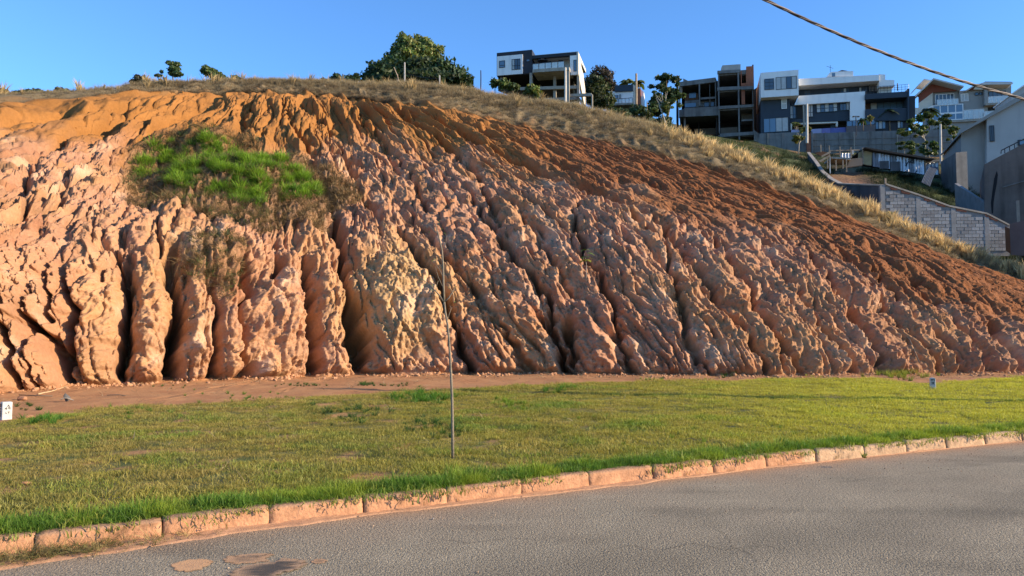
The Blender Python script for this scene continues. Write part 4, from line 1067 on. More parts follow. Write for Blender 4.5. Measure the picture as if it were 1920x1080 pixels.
# its grass: short tufts
i = RNG.integers(0, FS2.shape[0] - 1, 9000); j = RNG.integers(0, FS2.shape[1] - 1, 9000)
f_ = RNG.uniform(0, 1, (9000, 1)); g_ = RNG.uniform(0, 1, (9000, 1))
Pt = (FS2[i, j] * (1 - f_) + FS2[i + 1, j] * f_) * (1 - g_) + (FS2[i, j + 1] * (1 - f_) + FS2[i + 1, j + 1] * f_) * g_
q, w = project(Pt)
k = (Pt[:, 1] < 92) & (q > 1180) & (q < 1960) & (fbm(Pt[:, 0] / 4 + 5, Pt[:, 1] / 4, 204, 4) < .3) & (np.hypot((q - 1590) / 60, (w - 345) / 28) > .8)
Pt = Pt[k]; n_ = len(Pt); q = q[k]
t = mixc(np.broadcast_to(c(.028, .048, .014), (n_, 3)), np.broadcast_to(c(.13, .17, .04), (n_, 3)), RNG.uniform(0, 1, n_) * sstep(1500, 1380, q)) * RNG.uniform(.7, 1.2, (n_, 1))  # tufts go dark towards the right, the slope's shade put into their tint
scatter('hillside_grass', Pt, np.stack([RNG.normal(0, .15, n_), RNG.normal(0, .15, n_), RNG.uniform(0, 6.28, n_)], -1), RNG.uniform(.6, 1.5, n_), t,
        RNG.integers(0, 4, n_), [v.copy() for v in dry_t], blade, label='rough green grass on the shaded slope below the houses', cat='grass', kind='stuff')

# ------------------------------------------------------------------ buildings measured on their fronts
concrete = mat('concrete', (.165, .16, .15), .9, .22, 1.2, .3, 8, stain=.35)
rawconc = mat('raw_concrete', (.33, .29, .235), .9, .2, 1.2, .3, 8, stain=.3)
white = mat('white_render', (.74, .73, .70), .8, .05, .8, .1, 12, stain=.12)
cream = mat('cream_render', (.60, .55, .46), .85, .08, .8, .1, 12, stain=.12)
navy = mat('dark_blue_render', (.028, .040, .055), .6, .12, 1.0, .1, 10)
black = mat('charcoal_render', (.022, .024, .030), .6, .1, 1.0, .1, 10)
greyr = mat('grey_render', (.27, .26, .24), .85, .08, .6, .15, 10, stain=.12)
brownr = mat('brown_concrete', (.135, .11, .095), .9, .3, .5, .3, 6, stain=.4)
dark = mat('dark_interior', (.030, .027, .024), .9, .2, 1)  # near black: the shade of rooms, openings and undersides is painted in
brick = mat('red_brick', (.30, .105, .055), .85, .25, 4, .4, 10)
terra = mat('terracotta_render', (.24, .075, .045), .8, .12, 1, .2, 8)
framem = mat('window_frame_dark', (.03, .032, .036), .4, .1, 2, 0)
framew = mat('window_frame_white', (.72, .72, .70), .5, .05, 2, 0)
curtain = mat('curtain', (.42, .43, .42), .9, .12, 2, .3, 5)
rooft = mat('roof_slab', (.50, .49, .47), .8, .1, 1, .1, 8)
bluefab = mat('blue_banner', (.10, .11, .28), .7, .15, 1, .1, 8)
lilac = mat('lilac_banner', (.30, .30, .45), .7, .1, 1, .1, 8)
wood = mat('weathered_wood', (.30, .23, .16), .9, .3, 4, .4, 20)
rail = mat('rail_metal', (.05, .05, .055), .4, .1, 2, 0, metallic=.6)
cmu = mat('block_grey', (.25, .25, .245), .9, .22, 2.0, .4, 14)
cmud = mat('mortar_grey', (.20, .195, .19), .95, .2, 2.0, .3, 10, stain=.2)
gm = bpy.data.materials.new('window_glass'); nt, N, L, b_ = nodes_of(gm)
b_.inputs['Base Color'].default_value = (.05, .075, .10, 1); b_.inputs['Roughness'].default_value = .06; b_.inputs['Specular IOR Level'].default_value = .8
gl = bpy.data.materials.new('railing_glass'); nt, N, L, b_ = nodes_of(gl)
b_.inputs['Base Color'].default_value = (.75, .86, .88, 1); b_.inputs['Roughness'].default_value = .05; b_.inputs['Alpha'].default_value = .45
glb = bpy.data.materials.new('blue_glass'); nt, N, L, b_ = nodes_of(glb)
b_.inputs['Base Color'].default_value = (.10, .17, .24, 1); b_.inputs['Roughness'].default_value = .08; b_.inputs['Specular IOR Level'].default_value = .8

class House:
    def __init__(s, name, px, py, Y, ang, label, cat='house', group=None):
        s.a = R(ang); s.o = at(px, py, Y)
        s.ex = Vector((cos(s.a), -sin(s.a), 0)); s.ey = Vector((sin(s.a), cos(s.a), 0))
        s.root = empty(name, s.o, -s.a, label, cat, group)
    def l(s, px, py, d=0.0):
        """local (x,z) of a pixel on the vertical plane d metres behind the front"""
        r = Vector(ray(px, py)); c0 = Vector((0, 0, CAMZ))
        k = ((s.o + s.ey * d - c0).dot(s.ey)) / r.dot(s.ey)
        p = c0 + r * k - s.o
        return p.dot(s.ex), p.z
    def box(s, name, px0, py0, px1, py1, m, d0=0.0, d1=.3, parent=None):
        """front face at depth d0 given by its top-left and bottom-right pixels"""
        x0, z1 = s.l(px0, py0, d0); x1, z0 = s.l(px1, py1, d0)
        return MB().box(min(x0, x1), max(x0, x1), d0, d1, min(z0, z1), max(z0, z1)).build(name, m, parent or s.root)
    def poly(s, name, pts, m, d0=0.0, d1=.3, parent=None):
        return MB().prism([s.l(a, b, d0) for a, b in pts], d0, d1).build(name, m, parent or s.root)
    def win(s, px0, py0, px1, py1, cols=1, rows=1, d=-.04, fm=None, gm_=None, curt=None, fw=.07, name='window', split=None):
        fm = fm or framem
        x0, z1 = s.l(px0, py0, d); x1, z0 = s.l(px1, py1, d)
        f = MB(); f.box(x0, x1, d - .03, d + .035, z1 - fw, z1); f.box(x0, x1, d - .03, d + .035, z0, z0 + fw)
        f.box(x0, x0 + fw, d - .028, d + .033, z0 + fw, z1 - fw); f.box(x1 - fw, x1, d - .028, d + .033, z0 + fw, z1 - fw)
        W, H = x1 - x0, z1 - z0
        for k in range(1, cols): xx = x0 + W * k / cols; f.box(xx - fw / 2, xx + fw / 2, d - .026, d + .031, z0 + fw, z1 - fw)
        ys_ = split if split else [k / rows for k in range(1, rows)]
        for t in ys_: zz = z0 + H * t; f.box(x0 + fw, x1 - fw, d - .024, d + .029, zz - fw / 2, zz + fw / 2)
        o = f.build(name, fm, s.root)
        zs = [0] + list(ys_) + [1]
        for k in range(cols):
            for r_ in range(len(zs) - 1):
                mm = gm_ or gm
                if curt and k in curt: mm = curtain
                MB().box(x0 + W * k / cols + .02, x0 + W * (k + 1) / cols - .02, d + .005, d + .02, z0 + H * zs[r_] + .02, z0 + H * zs[r_ + 1] - .02).build('pane', mm, o)
        return o
    def railing(s, px0, py0, px1, py1, n, d=0.0, gm_=None, fm=None, side=None):
        x0, z1 = s.l(px0, py0, d); x1, z0 = s.l(px1, py1, d)
        f = MB(); f.box(x0, x1, d - .03, d + .03, z1 - .07, z1)
        for k in range(n + 1): xx = x0 + (x1 - x0) * k / n; f.box(xx - .03, xx + .03, d - .025, d + .025, z0, z1 - .07)
        o = f.build('railing', fm or rail, s.root)
        for k in range(n):
            MB().box(x0 + (x1 - x0) * k / n + .05, x0 + (x1 - x0) * (k + 1) / n - .05, d - .008, d + .008, z0 + .06, z1 - .1).build('pane', gm_ or gl, o)
        return o

# ---- white and charcoal house on stilts
h = House('stilt_house', 931.4, 142, 105, 14, 'white and charcoal modern house raised on tall concrete columns above the ridge')
h.poly('wall', [(931.4,99.3),(997.6,93),(997.6,136.3),(931.4,142)], black, 0, 8)
h.poly('panel', [(932,106),(980,101.6),(980,138),(932,141.8)], white, -.12, 0)
h.win(936, 114.3, 946.8, 126.5, 1, 1, -.16, split=[.33], gm_=glb)
h.win(959.5, 111.2, 975.8, 130, 3, 1, -.16, curt=(0,), split=[.38])
h.win(986.6, 111, 993.4, 115.2, 1, 1, -.04, gm_=glb)
h.poly('fascia', [(997.8,104.2),(1084.3,97),(1084.3,103),(997.8,110)], black, .02, .5)
h.poly('wall', [(997.8,110),(1069,103.8),(1069,130),(997.8,136)], cream, 2.0, 2.3)
h.box('roof', 997.8, 104, 1084, 103.2, rooft, .5, 8)
h.poly('wall', [(1068.6,104),(1084.3,103),(1084.3,139.6),(1069.4,140.8)], white, .04, .34)
h.win(1075.2, 112.5, 1081, 133.5, 1, 1, 0, gm_=glb)
# right flank, tall and lit, stepping down the hill
xr = h.l(1084.3, 100)[0]
def side_poly(hh, x, pts, y_off, th, name, m):
    """pts (depth, z) outline in the plane x=const"""
    n = len(pts)
    v = [(x - th, a, b) for a, b in pts] + [(x, a, b) for a, b in pts]
    f = [tuple(range(n)), tuple(range(2 * n - 1, n - 1, -1))] + [((i + 1) % n, i, i + n, (i + 1) % n + n) for i in range(n)]
    return MB().add(v, f).build(name, m, hh.root)
zt = h.l(1084.3, 97)[1]; zb = h.l(1084.3, 139.6)[1]
side_poly(h, xr + .02, [(0.0, zt), (2.6, zt - .2), (2.6, zt - 1.2), (4.4, zt - 1.6), (6.4, zt - 3.4), (6.4, zb - 3.2), (3.0, zb - 1.4), (0.0, zb + .02)], 0, .25, 'wall', cream)
xl = h.l(997.6, 93)[0]
h.win(1015, 112.2, 1044, 129, 3, 1, 1.9, curt=(0, 2), fm=framew); h.win(1046, 110.5, 1066, 128, 2, 1, 1.9, curt=(1,), fm=framew)
h.railing(998.5, 119.2, 1058, 131.5, 5, -1.0)
h.poly('balcony', [(998.6,130),(1067.4,125),(1067.4,131.5),(998.6,136)], rawconc, -1.1, 2.4)
for a, b0, b1, c0, w in ((995.4, 136, 166, 0, 5.2), (1039.8, 142, 196, 1.0, 5.4), (1063, 128, 214, -1.0, 9), (1084, 139, 200, .4, 4.6), (940, 141, 168, .5, 4), (1012, 141, 190, 5.5, 4), (1092, 150, 214, 5.0, 3.6), (1096.5, 172, 214, 6.2, 3), (1076, 140, 206, 5.5, 4), (1110, 176.5, 210, -.8, 2.4)):
    h.box('column', a - w / 2, b0, a + w / 2, b1, rawconc, c0, c0 + .4)
for y0_, y1_, xa, xb, dd, th in ((160, 168, 975, 1084, .5, 6.2), (181.5, 187, 1020, 1084, .5, 6), (174.5, 181, 1064, 1108.6, -.75, 5.9), (190, 196, 1045, 1084, .5, 5.5)):
    h.poly('beam', [(xa, y0_ + 1.2 + (1084 - xa) * .02), (xb, y0_), (xb, y0_ + th - .6), (xa, y0_ + th + .6 + (1084 - xa) * .02)], rawconc, dd + .02, dd + .35)
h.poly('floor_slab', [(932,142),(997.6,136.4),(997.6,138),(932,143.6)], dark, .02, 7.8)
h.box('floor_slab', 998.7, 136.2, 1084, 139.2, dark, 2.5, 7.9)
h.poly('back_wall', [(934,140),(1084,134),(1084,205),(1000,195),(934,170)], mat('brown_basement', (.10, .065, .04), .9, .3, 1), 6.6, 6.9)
st_ = MB(); p0 = h.l(1081, 183, 0.2); p1 = h.l(1097, 203, 0.2)
st_.add([(p0[0], .1, p0[1]), (p0[0] + .3, .1, p0[1] + .1), (p1[0] + .3, .1, p1[1] + .1), (p1[0], .1, p1[1]), (p0[0], .4, p0[1]), (p0[0] + .3, .4, p0[1] + .1), (p1[0] + .3, .4, p1[1] + .1), (p1[0], .4, p1[1])],
        [(0, 1, 2, 3), (7, 6, 5, 4), (0, 4, 5, 1), (1, 5, 6, 2), (2, 6, 7, 3), (3, 7, 4, 0)]).build('strut', rawconc, h.root)
# parasol on its terrace
pa = h.o + h.ex * h.l(1015.5, 114, 0)[0] + h.ey * .6
zz = h.l(1015.5, 118, .6)[1] + h.o.z
pr = empty('parasol', (pa.x, pa.y, zz - 1.6), 0, 'black parasol open on the terrace of the stilt house', 'parasol')
cn = MB(); n = 10
cn.add([(0, 0, 2.35)] + [(cos(2 * pi * k / n) * .72, sin(2 * pi * k / n) * .72, 1.95) for k in range(n)] + [(cos(2 * pi * k / n) * .72, sin(2 * pi * k / n) * .72, 1.82) for k in range(n)],
       [(0, 1 + k, 1 + (k + 1) % n) for k in range(n)] + [(1 + k, 1 + n + k, 1 + n + (k + 1) % n, 1 + (k + 1) % n) for k in range(n)])
cn.build('canopy', black, pr); MB().tube([(0, 0, 0), (0, 0, 2.3)], .03, 6).build('pole', rail, pr)

# ---- small white house with palms
h = House('small_house', 1143, 203, 118, 14, 'small white house with dark roof band between the trees')
h.poly('wall', [(1140,172),(1187,170.5),(1187,192),(1140,194)], white, 0, 6)
h.poly('roof_band', [(1153,160.5),(1187,158),(1187,170.4),(1153,171.8)], navy, -.3, 6.2)
h.poly('floor_slab', [(1140,194.2),(1187,192),(1187,195.5),(1140,198)], rawconc, -1.5, 5)
h.win(1151, 179, 1159, 191, 1, 1, -.04, gm_=glb); h.win(1160.5, 177.5, 1164.5, 191, 1, 1, -.04, curt=(0,))
h.railing(1146, 186, 1186, 193, 6, -1.4)
h.poly('basement', [(1155,198.5),(1187,197),(1187,212),(1155,212)], greyr, .6, 5)
h.poly('wall', [(1187.4,158),(1194,165),(1194,196),(1187.4,196)], cream, .2, .5)
h.box('brick_pillar', 1194.4, 166, 1201.5, 196, brick, 0, .8)
h.poly('wall', [(1202,168),(1207,172),(1207,198),(1202,198)], white, .6, 3)

# ---- unfinished concrete house
h = House('unfinished_house', 1345, 250, 112, 14, 'unfinished bare concrete frame house with red brick infill panels')
W2 = [(1273,153.3,1343,145,10,0)]
h.poly('roof_beam', [(1273,153.6),(1342,145),(1342,153.5),(1273,162)], concrete, 0, .4)
h.poly('roof_slab', [(1275,155),(1343,147),(1343,149),(1275,157)], concrete, .42, 8)
h.poly('roof_fin', [(1281,147),(1292,152.4),(1281,153.5)], concrete, .5, .7)
for a, b0, b1, w, m_, dd in ((1274.5,160,202,3,concrete,.05),(1277.5,162,180,4,rawconc,1.5),(1311.5,156,198,3,concrete,.05),(1331,158,198,1.4,concrete,.4),(1341.5,153,200,2,concrete,.1),(1284,221,249,3.6,concrete,.3),(1348,136,250,4.0,concrete,-1.2),
    (1385.3,136,262,5.0,concrete,-1.2),(1412,168,250,2.6,concrete,-1.1),(1310,219,240,2.4,dark,3)):
    h.box('column', a - w / 2, b0, a + w / 2, b1, m_, dd, dd + .4)
h.poly('floor_slab', [(1312,183),(1342,181),(1342,184.5),(1312,186.5)], concrete, .5, 6)
h.poly('wall', [(1284,189),(1342,184.7),(1342,198),(1284,202)], concrete, 1.5, 1.8)
h.win(1320, 191.5, 1330, 200, 1, 1, 1.4); h.win(1332, 190.5, 1339.5, 199.5, 1, 1, 1.4)
h.poly('brick_wall', [(1284,176),(1309,175),(1309,187),(1284,188.6)], mat('dull_brick', (.13, .065, .035), .9, .25, 3), 2.4, 2.7)
h.box('window_opening', 1292, 174.5, 1305, 183, glb, 2.3, 2.39); h.box('window_opening', 1284, 194, 1305, 200, glb, 1.36, 1.49)
h.poly('parapet', [(1283,202.5),(1347,199.5),(1347,216),(1283,219)], concrete, -.6, -.3)
h.poly('parapet', [(1273,206),(1282.8,204.5),(1282.8,219),(1273,220.5)], concrete, .2, .5)
h.poly('floor_slab', [(1274,216),(1347,213),(1347,216),(1274,219)], concrete, -.28, 8)
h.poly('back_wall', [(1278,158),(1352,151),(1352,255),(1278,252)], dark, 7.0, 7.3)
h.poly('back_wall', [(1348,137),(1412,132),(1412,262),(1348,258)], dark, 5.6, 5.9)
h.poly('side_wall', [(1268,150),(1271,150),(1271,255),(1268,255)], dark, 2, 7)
# walls closing its right flank
xr = h.l(1413, 160)[0]; side_poly(h, xr, [(-.7, h.l(1413, 124)[1]), (5.6, h.l(1413, 124)[1]), (5.6, -1), (-.7, -1)], 0, .2, 'side_wall', mat('dull_brick', (.13, .065, .035), .9, .25, 3))
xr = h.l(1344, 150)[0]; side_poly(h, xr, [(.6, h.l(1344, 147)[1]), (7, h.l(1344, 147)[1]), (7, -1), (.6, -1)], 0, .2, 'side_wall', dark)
h.poly('gap_shade_sheet', [(1413.5,168),(1428,158),(1428,262),(1413.5,262)], dark, 6, 6.3)  # added dark sheet standing in for the shade between the two houses
# tower
h.poly('water_tank', [(1352,128),(1354.6,122.5),(1388.6,120.2),(1388.6,131),(1352,132.5)], mat('tank_render', (.34, .33, .30), .9, .15, 1), -.8, 3)
for pts in ([(1345,132.5),(1388.6,130),(1388.6,135.5),(1345,138)], [(1345,163.5),(1388.6,161.5),(1388.6,167.5),(1345,170)], [(1347,199),(1413,195.5),(1413,200.5),(1347,204.5)], [(1350,250.5),(1413,246.5),(1413,252.5),(1350,257)], [(1389,162.2),(1413,161),(1413,166.8),(1389,168)]):
    h.poly('beam', pts, concrete, -1.3, -.9)
for y0_ in (135, 166.5, 201.5, 253): h.box('floor_slab', 1347, y0_, 1412, y0_ + 2.2, concrete, -.88, 5.5)
h.box('landing', 1390, 224.5, 1411, 226, concrete, -.8, 1.5)
br = h.poly('brick_panel', [(1399,124.6),(1412.8,123.8),(1412.8,161),(1399,161.9)], brick, -1.0, -.8)
h.box('brick_panel', 1389, 132.2, 1391, 161.8, brick, -.9, -.7); h.box('brick_panel', 1391.1, 156, 1398.9, 161.8, brick, -.9, -.7)
h.box('wall', 1389.5, 131.5, 1398.8, 140.5, concrete, -.7, -.5)
h.box('brick_panel', 1390, 169, 1397, 195.4, brick, -.9, -.7)
h.box('rubble_wall', 1390, 210, 1411, 224, mat('dusty_plaster', (.16, .13, .10), .9, .2, 1), 1.6, 1.9)
h.box('rubble_wall', 1351, 240, 1383, 250, mat('dusty_plaster', (.16, .13, .10)), 1.6, 1.9)
h.box('low_wall', 1302, 242, 1345, 252, mat('dusty_plaster', (.16, .13, .10)), 3.4, 3.7)
for k in range(5): h.box('fence_board', 1413.5 + k * 2.1, 244 + k * 1.5, 1415.2 + k * 2.1, 272, greyr, -1.5, -1.42)

# ---- large white and dark blue house
h = House('large_house', 1426, 250, 108, 14, 'large white and dark blue modern house with a projecting white window box')
h.poly('window_box', [(1426,136.6),(1497,130.6),(1497.5,178.7),(1427,183)], white, -1.4, 7)
h.win(1432.8, 148.2, 1451.6, 167.6, 2, 3, -1.44, fw=.06); h.win(1454.4, 145.2, 1494.4, 165.6, 4, 1, -1.44, curt=(0, 1, 3), fw=.06)
h.poly('wall', [(1426.5,183.4),(1481,179.5),(1481,250),(1426.5,251)], navy, 0, 8)
h.win(1465, 185.5, 1475.4, 203.5, 1, 2, -.04, fm=framew, curt=(0,)); h.win(1431.5, 222.5, 1478.5, 246, 4, 1, -.06, gm_=glb, curt=(2, 3), fw=.05)
h.poly('roof_band', [(1497.6,147.8),(1648,140),(1648,151),(1497.6,160.5)], white, 0, 6)
h.poly('parapet_block', [(1648.3,139),(1660,139.6),(1660,149.6),(1677,150),(1677,161.5),(1648.3,163)], white, .2, 5)
h.poly('wall', [(1648.3,163.4),(1672,162),(1672,176),(1648.3,176)], cream, .8, 5)
h.poly('water_tank', [(1550,143.8),(1556,136),(1560,134.6),(1600,132.8),(1600,142.4)], white, .5, 3)
h.box('opening', 1560, 137, 1566, 143, glb, .4, .49)
tk = MB(); n = 10; zc = h.l(1580, 133, 1.0); tk.add([(zc[0], 1.6, zc[1] + .35)] + [(zc[0] + cos(2 * pi * k / n) * .85, 1.6 + sin(2 * pi * k / n) * .85, zc[1] - .02) for k in range(n)], [(0, 1 + k, 1 + (k + 1) % n) for k in range(n)])
tk.build('tank_lid', black, h.root)
an = MB(); za = h.l(1557, 135, 1); an.tube([(za[0], 1, za[1]), (za[0], 1, za[1] + 1.0)], .03, 5); an.tube([(za[0] - .5, 1, za[1] + .9), (za[0] + .4, 1, za[1] + .5)], .025, 5); an.build('antenna', rail, h.root)
h.poly('wall', [(1497.6,160),(1648,150),(1648,176),(1497.6,180)], navy, 2.2, 2.5)
h.win(1576, 165.5, 1592.5, 173, 3, 1, 2.1, curt=(1,)); h.win(1610, 163.5, 1626, 171.5, 3, 1, 2.1, curt=(0,)); h.win(1508, 169, 1520, 178, 2, 1, 2.1)
for k in range(7): h.box('timber_slat', 1630 + k * 2.6, 152.2, 1631.2 + k * 2.6, 171, wood, 1.6, 1.75)
h.poly('wall', [(1497.8,179.7),(1622,171.2),(1622,229.5),(1594,226),(1594,190.2),(1490,196.8)], white, 0, .4)
h.poly('wall', [(1481.2,197),(1593.8,190.6),(1593.8,226),(1481.2,230)], navy, .7, 7)
h.win(1480.8, 198.5, 1492.8, 222, 2, 1, .6, split=[.3], curt=(0,)); h.box('doorway', 1494, 197.8, 1507.5, 221, dark, .6, .69)
h.win(1514.5, 195.6, 1525, 219, 2, 1, .6, split=[.35], curt=(0, 1)); h.win(1530.4, 194, 1570.5, 208.8, 5, 1, .6, split=[.42], curt=(0, 2, 4)); h.win(1574.5, 192.5, 1593, 206.5, 3, 1, .6, curt=(2,))
h.box('column', 1505.6, 197, 1509.2, 240, rawconc, -.6, -.2)
h.poly('lintel', [(1482.5,231),(1571,227.8),(1571,237),(1567.5,237),(1567.5,230.4),(1485,234),(1485,243),(1482.5,243)], cream, .1, .6)
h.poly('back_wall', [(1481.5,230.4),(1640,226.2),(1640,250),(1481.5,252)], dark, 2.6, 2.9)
h.win(1556, 233.8, 1566, 240, 1, 1, 2.5, gm_=glb)
h.poly('banner', [(1483.5,243.5),(1500,242.6),(1500,252),(1483.5,252)], lilac, -.5, -.42)
h.poly('banner', [(1521.5,242.2),(1540.5,241),(1540.5,250.8),(1521.5,251.6)], lilac, -.5, -.42); h.poly('banner', [(1541,241),(1557,240),(1557,250),(1541,250.8)], mat('violet_banner', (.17, .16, .36), .7), -.5, -.42)
h.poly('banner', [(1557.4,240),(1586.5,238.5),(1586.5,249.4),(1557.4,250)], bluefab, -.5, -.42)
h.poly('garden_wall', [(1587,236.4),(1641,233.6),(1641,246.8),(1587,249.2)], mat('taupe_render', (.13, .105, .10), .85, .15, 1), -.8, -.5)
h.railing(1587.5, 226.5, 1619, 236.2, 3, -.7, gm_=glb); h.railing(1622.5, 224, 1640, 233.6, 1, -.7, gm_=glb)
# right wing
h.poly('balcony', [(1622.4,176.3),(1704.6,171),(1704.6,181.4),(1622.4,186.2)], navy, -.4, .1)
h.poly('wing_wall', [(1622.4,186.4),(1701,181.6),(1701,226),(1622.4,226)], mat('warm_interior', (.11, .06, .035), .9, .2, 1), 2.4, 2.7)
h.poly('roof_slab', [(1622.4,184),(1704,179.5),(1704,181),(1622.4,186)], navy, .12, 2.4)
h.win(1631.8, 191.8, 1694.2, 207, 5, 1, 2.3, curt=(0,), gm_=glb, fw=.05)
h.poly('wall', [(1622.4,205.2),(1701.6,202.4),(1701.6,226),(1622.4,226.2)], navy, -.2, .1)
h.poly('wall', [(1641.4,226.4),(1704,226),(1704,248),(1641.4,248)], black, .3, .6)
h.win(1640.8, 226.6, 1661, 241.4, 3, 1, .2, curt=(1,), gm_=glb); h.win(1682.2, 224.6, 1693.8, 239.8, 2, 1, .2, curt=(0,))
h.poly('pier', [(1701.8,166.2),(1705.2,166),(1705.2,226),(1701.8,226)], navy, -.5, 2.4)
h.poly('wall', [(1705.6,180),(1716,179.5),(1716,226),(1705.6,226)], black, .4, 6)
rl = MB(); x0, z0 = h.l(1625, 176, 0); x1, _ = h.l(1704, 171, 0)
for k in range(13): rl.tube([(x0 + (x1 - x0) * k / 12, 0, z0 - .05), (x0 + (x1 - x0) * k / 12, 0, z0 + .95)], .02, 4)
for hh in (.95, .6, .3): rl.tube([(x0, 0, z0 + hh), (x1, 0, z0 + hh)], .022, 4)
rl.build('railing', rail, h.root)
MB().tube([(h.l(1683, 170, 1)[0], 1, h.l(1683, 170, 1)[1]), (h.l(1683, 170, 1)[0], 1, h.l(1683, 156, 1)[1])], .07, 6).build('vent_pipe', rail, h.root)

# ---- retaining wall under it
h = House('retaining_wall', 1424, 280, 102, 14, 'long weather-stained grey concrete retaining wall below the dark blue house', 'wall')
h.poly('wall', [(1424,250.5),(1512,247),(1512,292),(1424,290)], concrete, 0, .5)
h.poly('wall', [(1522,250),(1790,241.5),(1790,300),(1522,305)], concrete, .1, .6)
for k in range(13):
    a = 1440 + k * 27
    if 1505 < a < 1526: continue
    h.box('pilaster', a - 1.4, 250.4 - (a - 1424) * .02, a + 1.4, 300, rawconc if k % 3 == 0 else concrete, -.12, -.005)
for k in range(3): h.poly('beam', [(1522,262 + k * 11),(1790,254 + k * 11),(1790,255.5 + k * 11),(1522,263.4 + k * 11)], concrete, .03, .095)
h.poly('brick_end', [(1513,256),(1520.5,247),(1520.5,288),(1513,290)], brick, -.6, .05)
h.box('post', 1520.8, 247, 1524.6, 290, concrete, -.7, .06)

# ---- gabled house
h = House('gabled_house', 1749, 235, 124, 14, 'grey house with pitched slab roof over a terracotta gable and white framed glass')
h.poly('gable_wall', [(1749.5,156),(1800,169.5),(1749.5,173),(1723,193),(1723,178)], terra, .5, .8)
def slab(hh, name, a, b, th, d0, d1, m):
    hh.poly(name, [a, b, (b[0], b[1] + th), (a[0], a[1] + th)], m, d0, d1)
slab(h, 'roof', (1750.2,146.2), (1807,160.7), 2.6, -1.6, 8, rooft); slab(h, 'roof', (1714.6,180), (1750,146.3), 3.2, -1.6, 8, rooft)
slab(h, 'roof', (1722,158.5), (1733,147.5), 2.2, 4, 9, rooft); slab(h, 'roof', (1733,147.6), (1745,150), 2.2, 4, 9, rooft)
h.poly('wall', [(1749,173.5),(1798,170),(1798,222),(1749,224)], greyr, 1.0, 7)
h.poly('wall', [(1723,193.5),(1748.8,173.5),(1748.8,199),(1736,208),(1723,216)], cream, .5, .8)
h.poly('stair_wall', [(1732,207),(1748,198),(1748,203),(1732,213)], white, .1, .4); h.poly('wall', [(1716,202),(1722.5,202),(1722.5,214),(1716,214)], cream, .4, .7)
h.win(1753, 177.4, 1789.6, 195.5, 5, 1, .95, fm=framew, fw=.09); h.railing(1757, 187.2, 1797, 196, 4, .0, fm=framew)
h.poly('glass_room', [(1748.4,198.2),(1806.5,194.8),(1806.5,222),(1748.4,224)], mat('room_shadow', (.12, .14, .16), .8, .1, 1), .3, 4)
h.win(1748.2, 198, 1806.6, 212.2, 4, 1, .2, fm=framew, gm_=glb, fw=.14); h.win(1748.2, 212.8, 1806.6, 224, 4, 1, .2, fm=framew, gm_=glb, fw=.14)
h.poly('wall', [(1798.4,170.2),(1852,166),(1852,213),(1798.4,216)], greyr, .6, 7)
h.win(1801, 176.2, 1816, 189.6, 2, 1, .5, fm=framew, curt=(0, 1)); h.win(1827.6, 173.6, 1835, 178.6, 1, 1, .5); h.win(1836.4, 173.2, 1842.8, 178.2, 1, 1, .5)
h.railing(1806.8, 206.5, 1845.6, 222, 4, .1, fm=framew); h.poly('garden_wall', [(1750,224.4),(1846,221),(1846,252),(1775,256),(1750,250)], greyr, .2, 5)
h.poly('terrace_edge', [(1770,226.5),(1850,222.5),(1850,226),(1770,230)], rawconc, -.2, .15)
h = House('flat_roofed_house', 1850, 235, 122, 14, 'grey house with flat overhanging roof and balcony behind the power cable')
h.poly('wall', [(1846,163),(1896,160),(1896,232),(1846,234)], greyr, 1.0, 7); h.poly('wall', [(1846,163),(1852.5,162.5),(1852.5,196),(1846,197)], greyr, -.2, .95)
h.poly('roof', [(1840,155.8),(1847,153.6),(1898,153.8),(1900,156.2),(1897,158),(1842,158.6)], rooft, -1, 7); h.poly('roof_top', [(1847,152.8),(1896,153.2),(1897,153.6),(1846,153.6)], navy, -.6, 7)
h.poly('canopy', [(1825.6,167.5),(1830,160.5),(1847,159.8),(1844,167.8)], cream, 0, 1.2); h.poly('roof', [(1810,169.5),(1829,157.8),(1841,156.2),(1841,157.6),(1830,159.6),(1813,170)], rooft, -.4, 4)
h.poly('gable_wall', [(1813,169),(1830,160),(1830,168.6)], terra, .3, .5)
h.win(1853.4, 172.2, 1886.4, 191.6, 4, 1, .9, fm=framem); h.railing(1853, 181.4, 1897, 192.6, 6, -.2, fm=framew)
h.poly('balcony', [(1848,193.4),(1900,190.8),(1900,194.6),(1848,197.4)], rawconc, -.4, .9)
h.poly('opening', [(1845.8,199),(1895,196.4),(1895,210),(1845.8,212)], dark, .9, .98); h.railing(1845.8, 208.8, 1895, 216.5, 6, -.1, fm=framew)

# ---- big grey house at the right edge
h = House('large_grey_house', 1802, 400, 66, 20, 'big plain grey rendered house with a sloping roof edge at the right margin')
h.poly('wall', [(1802,404),(1802,246),(1850,216),(1850,430)], greyr, 1.2, 9)
h.poly('wall', [(1850,432),(1850,219.5),(1905,186),(1960,170),(2300,60),(2300,470),(1850,470)], mat('pale_render', (.38, .37, .35), .85, .07, .5, .12, 10, stain=.12), .5, 9)
h.poly('roof_edge', [(1801,247),(1850,216),(1923,172),(1980,178),(2320,70),(2320,80),(1985,190),(1926,181),(1851,222),(1801,250)], greyr, .1, 9.5)
h.win(1854.8, 235.6, 1865, 265, 2, 1, .44, fw=.08); h.win(1908, 262.5, 1925, 272, 1, 1, .44, fw=.08, gm_=glb)
h = House('distant_gabled_house', 1900, 200, 100, 14, 'pale gable of a house seen behind the big grey one')
h.poly('wall', [(1897,200),(1897,176),(1925,156),(1960,150),(1960,200)], mat('pale_render', (.38, .37, .35)), 0, 6)
h.poly('roof', [(1897,174.6),(1925,154.6),(1962,148.4),(1962,150.6),(1926,157),(1897,177)], white, -.3, 6.3)
h = House('brown_house', 1846, 450, 47, 30, 'brown stained concrete wall with a tall black soot mark')
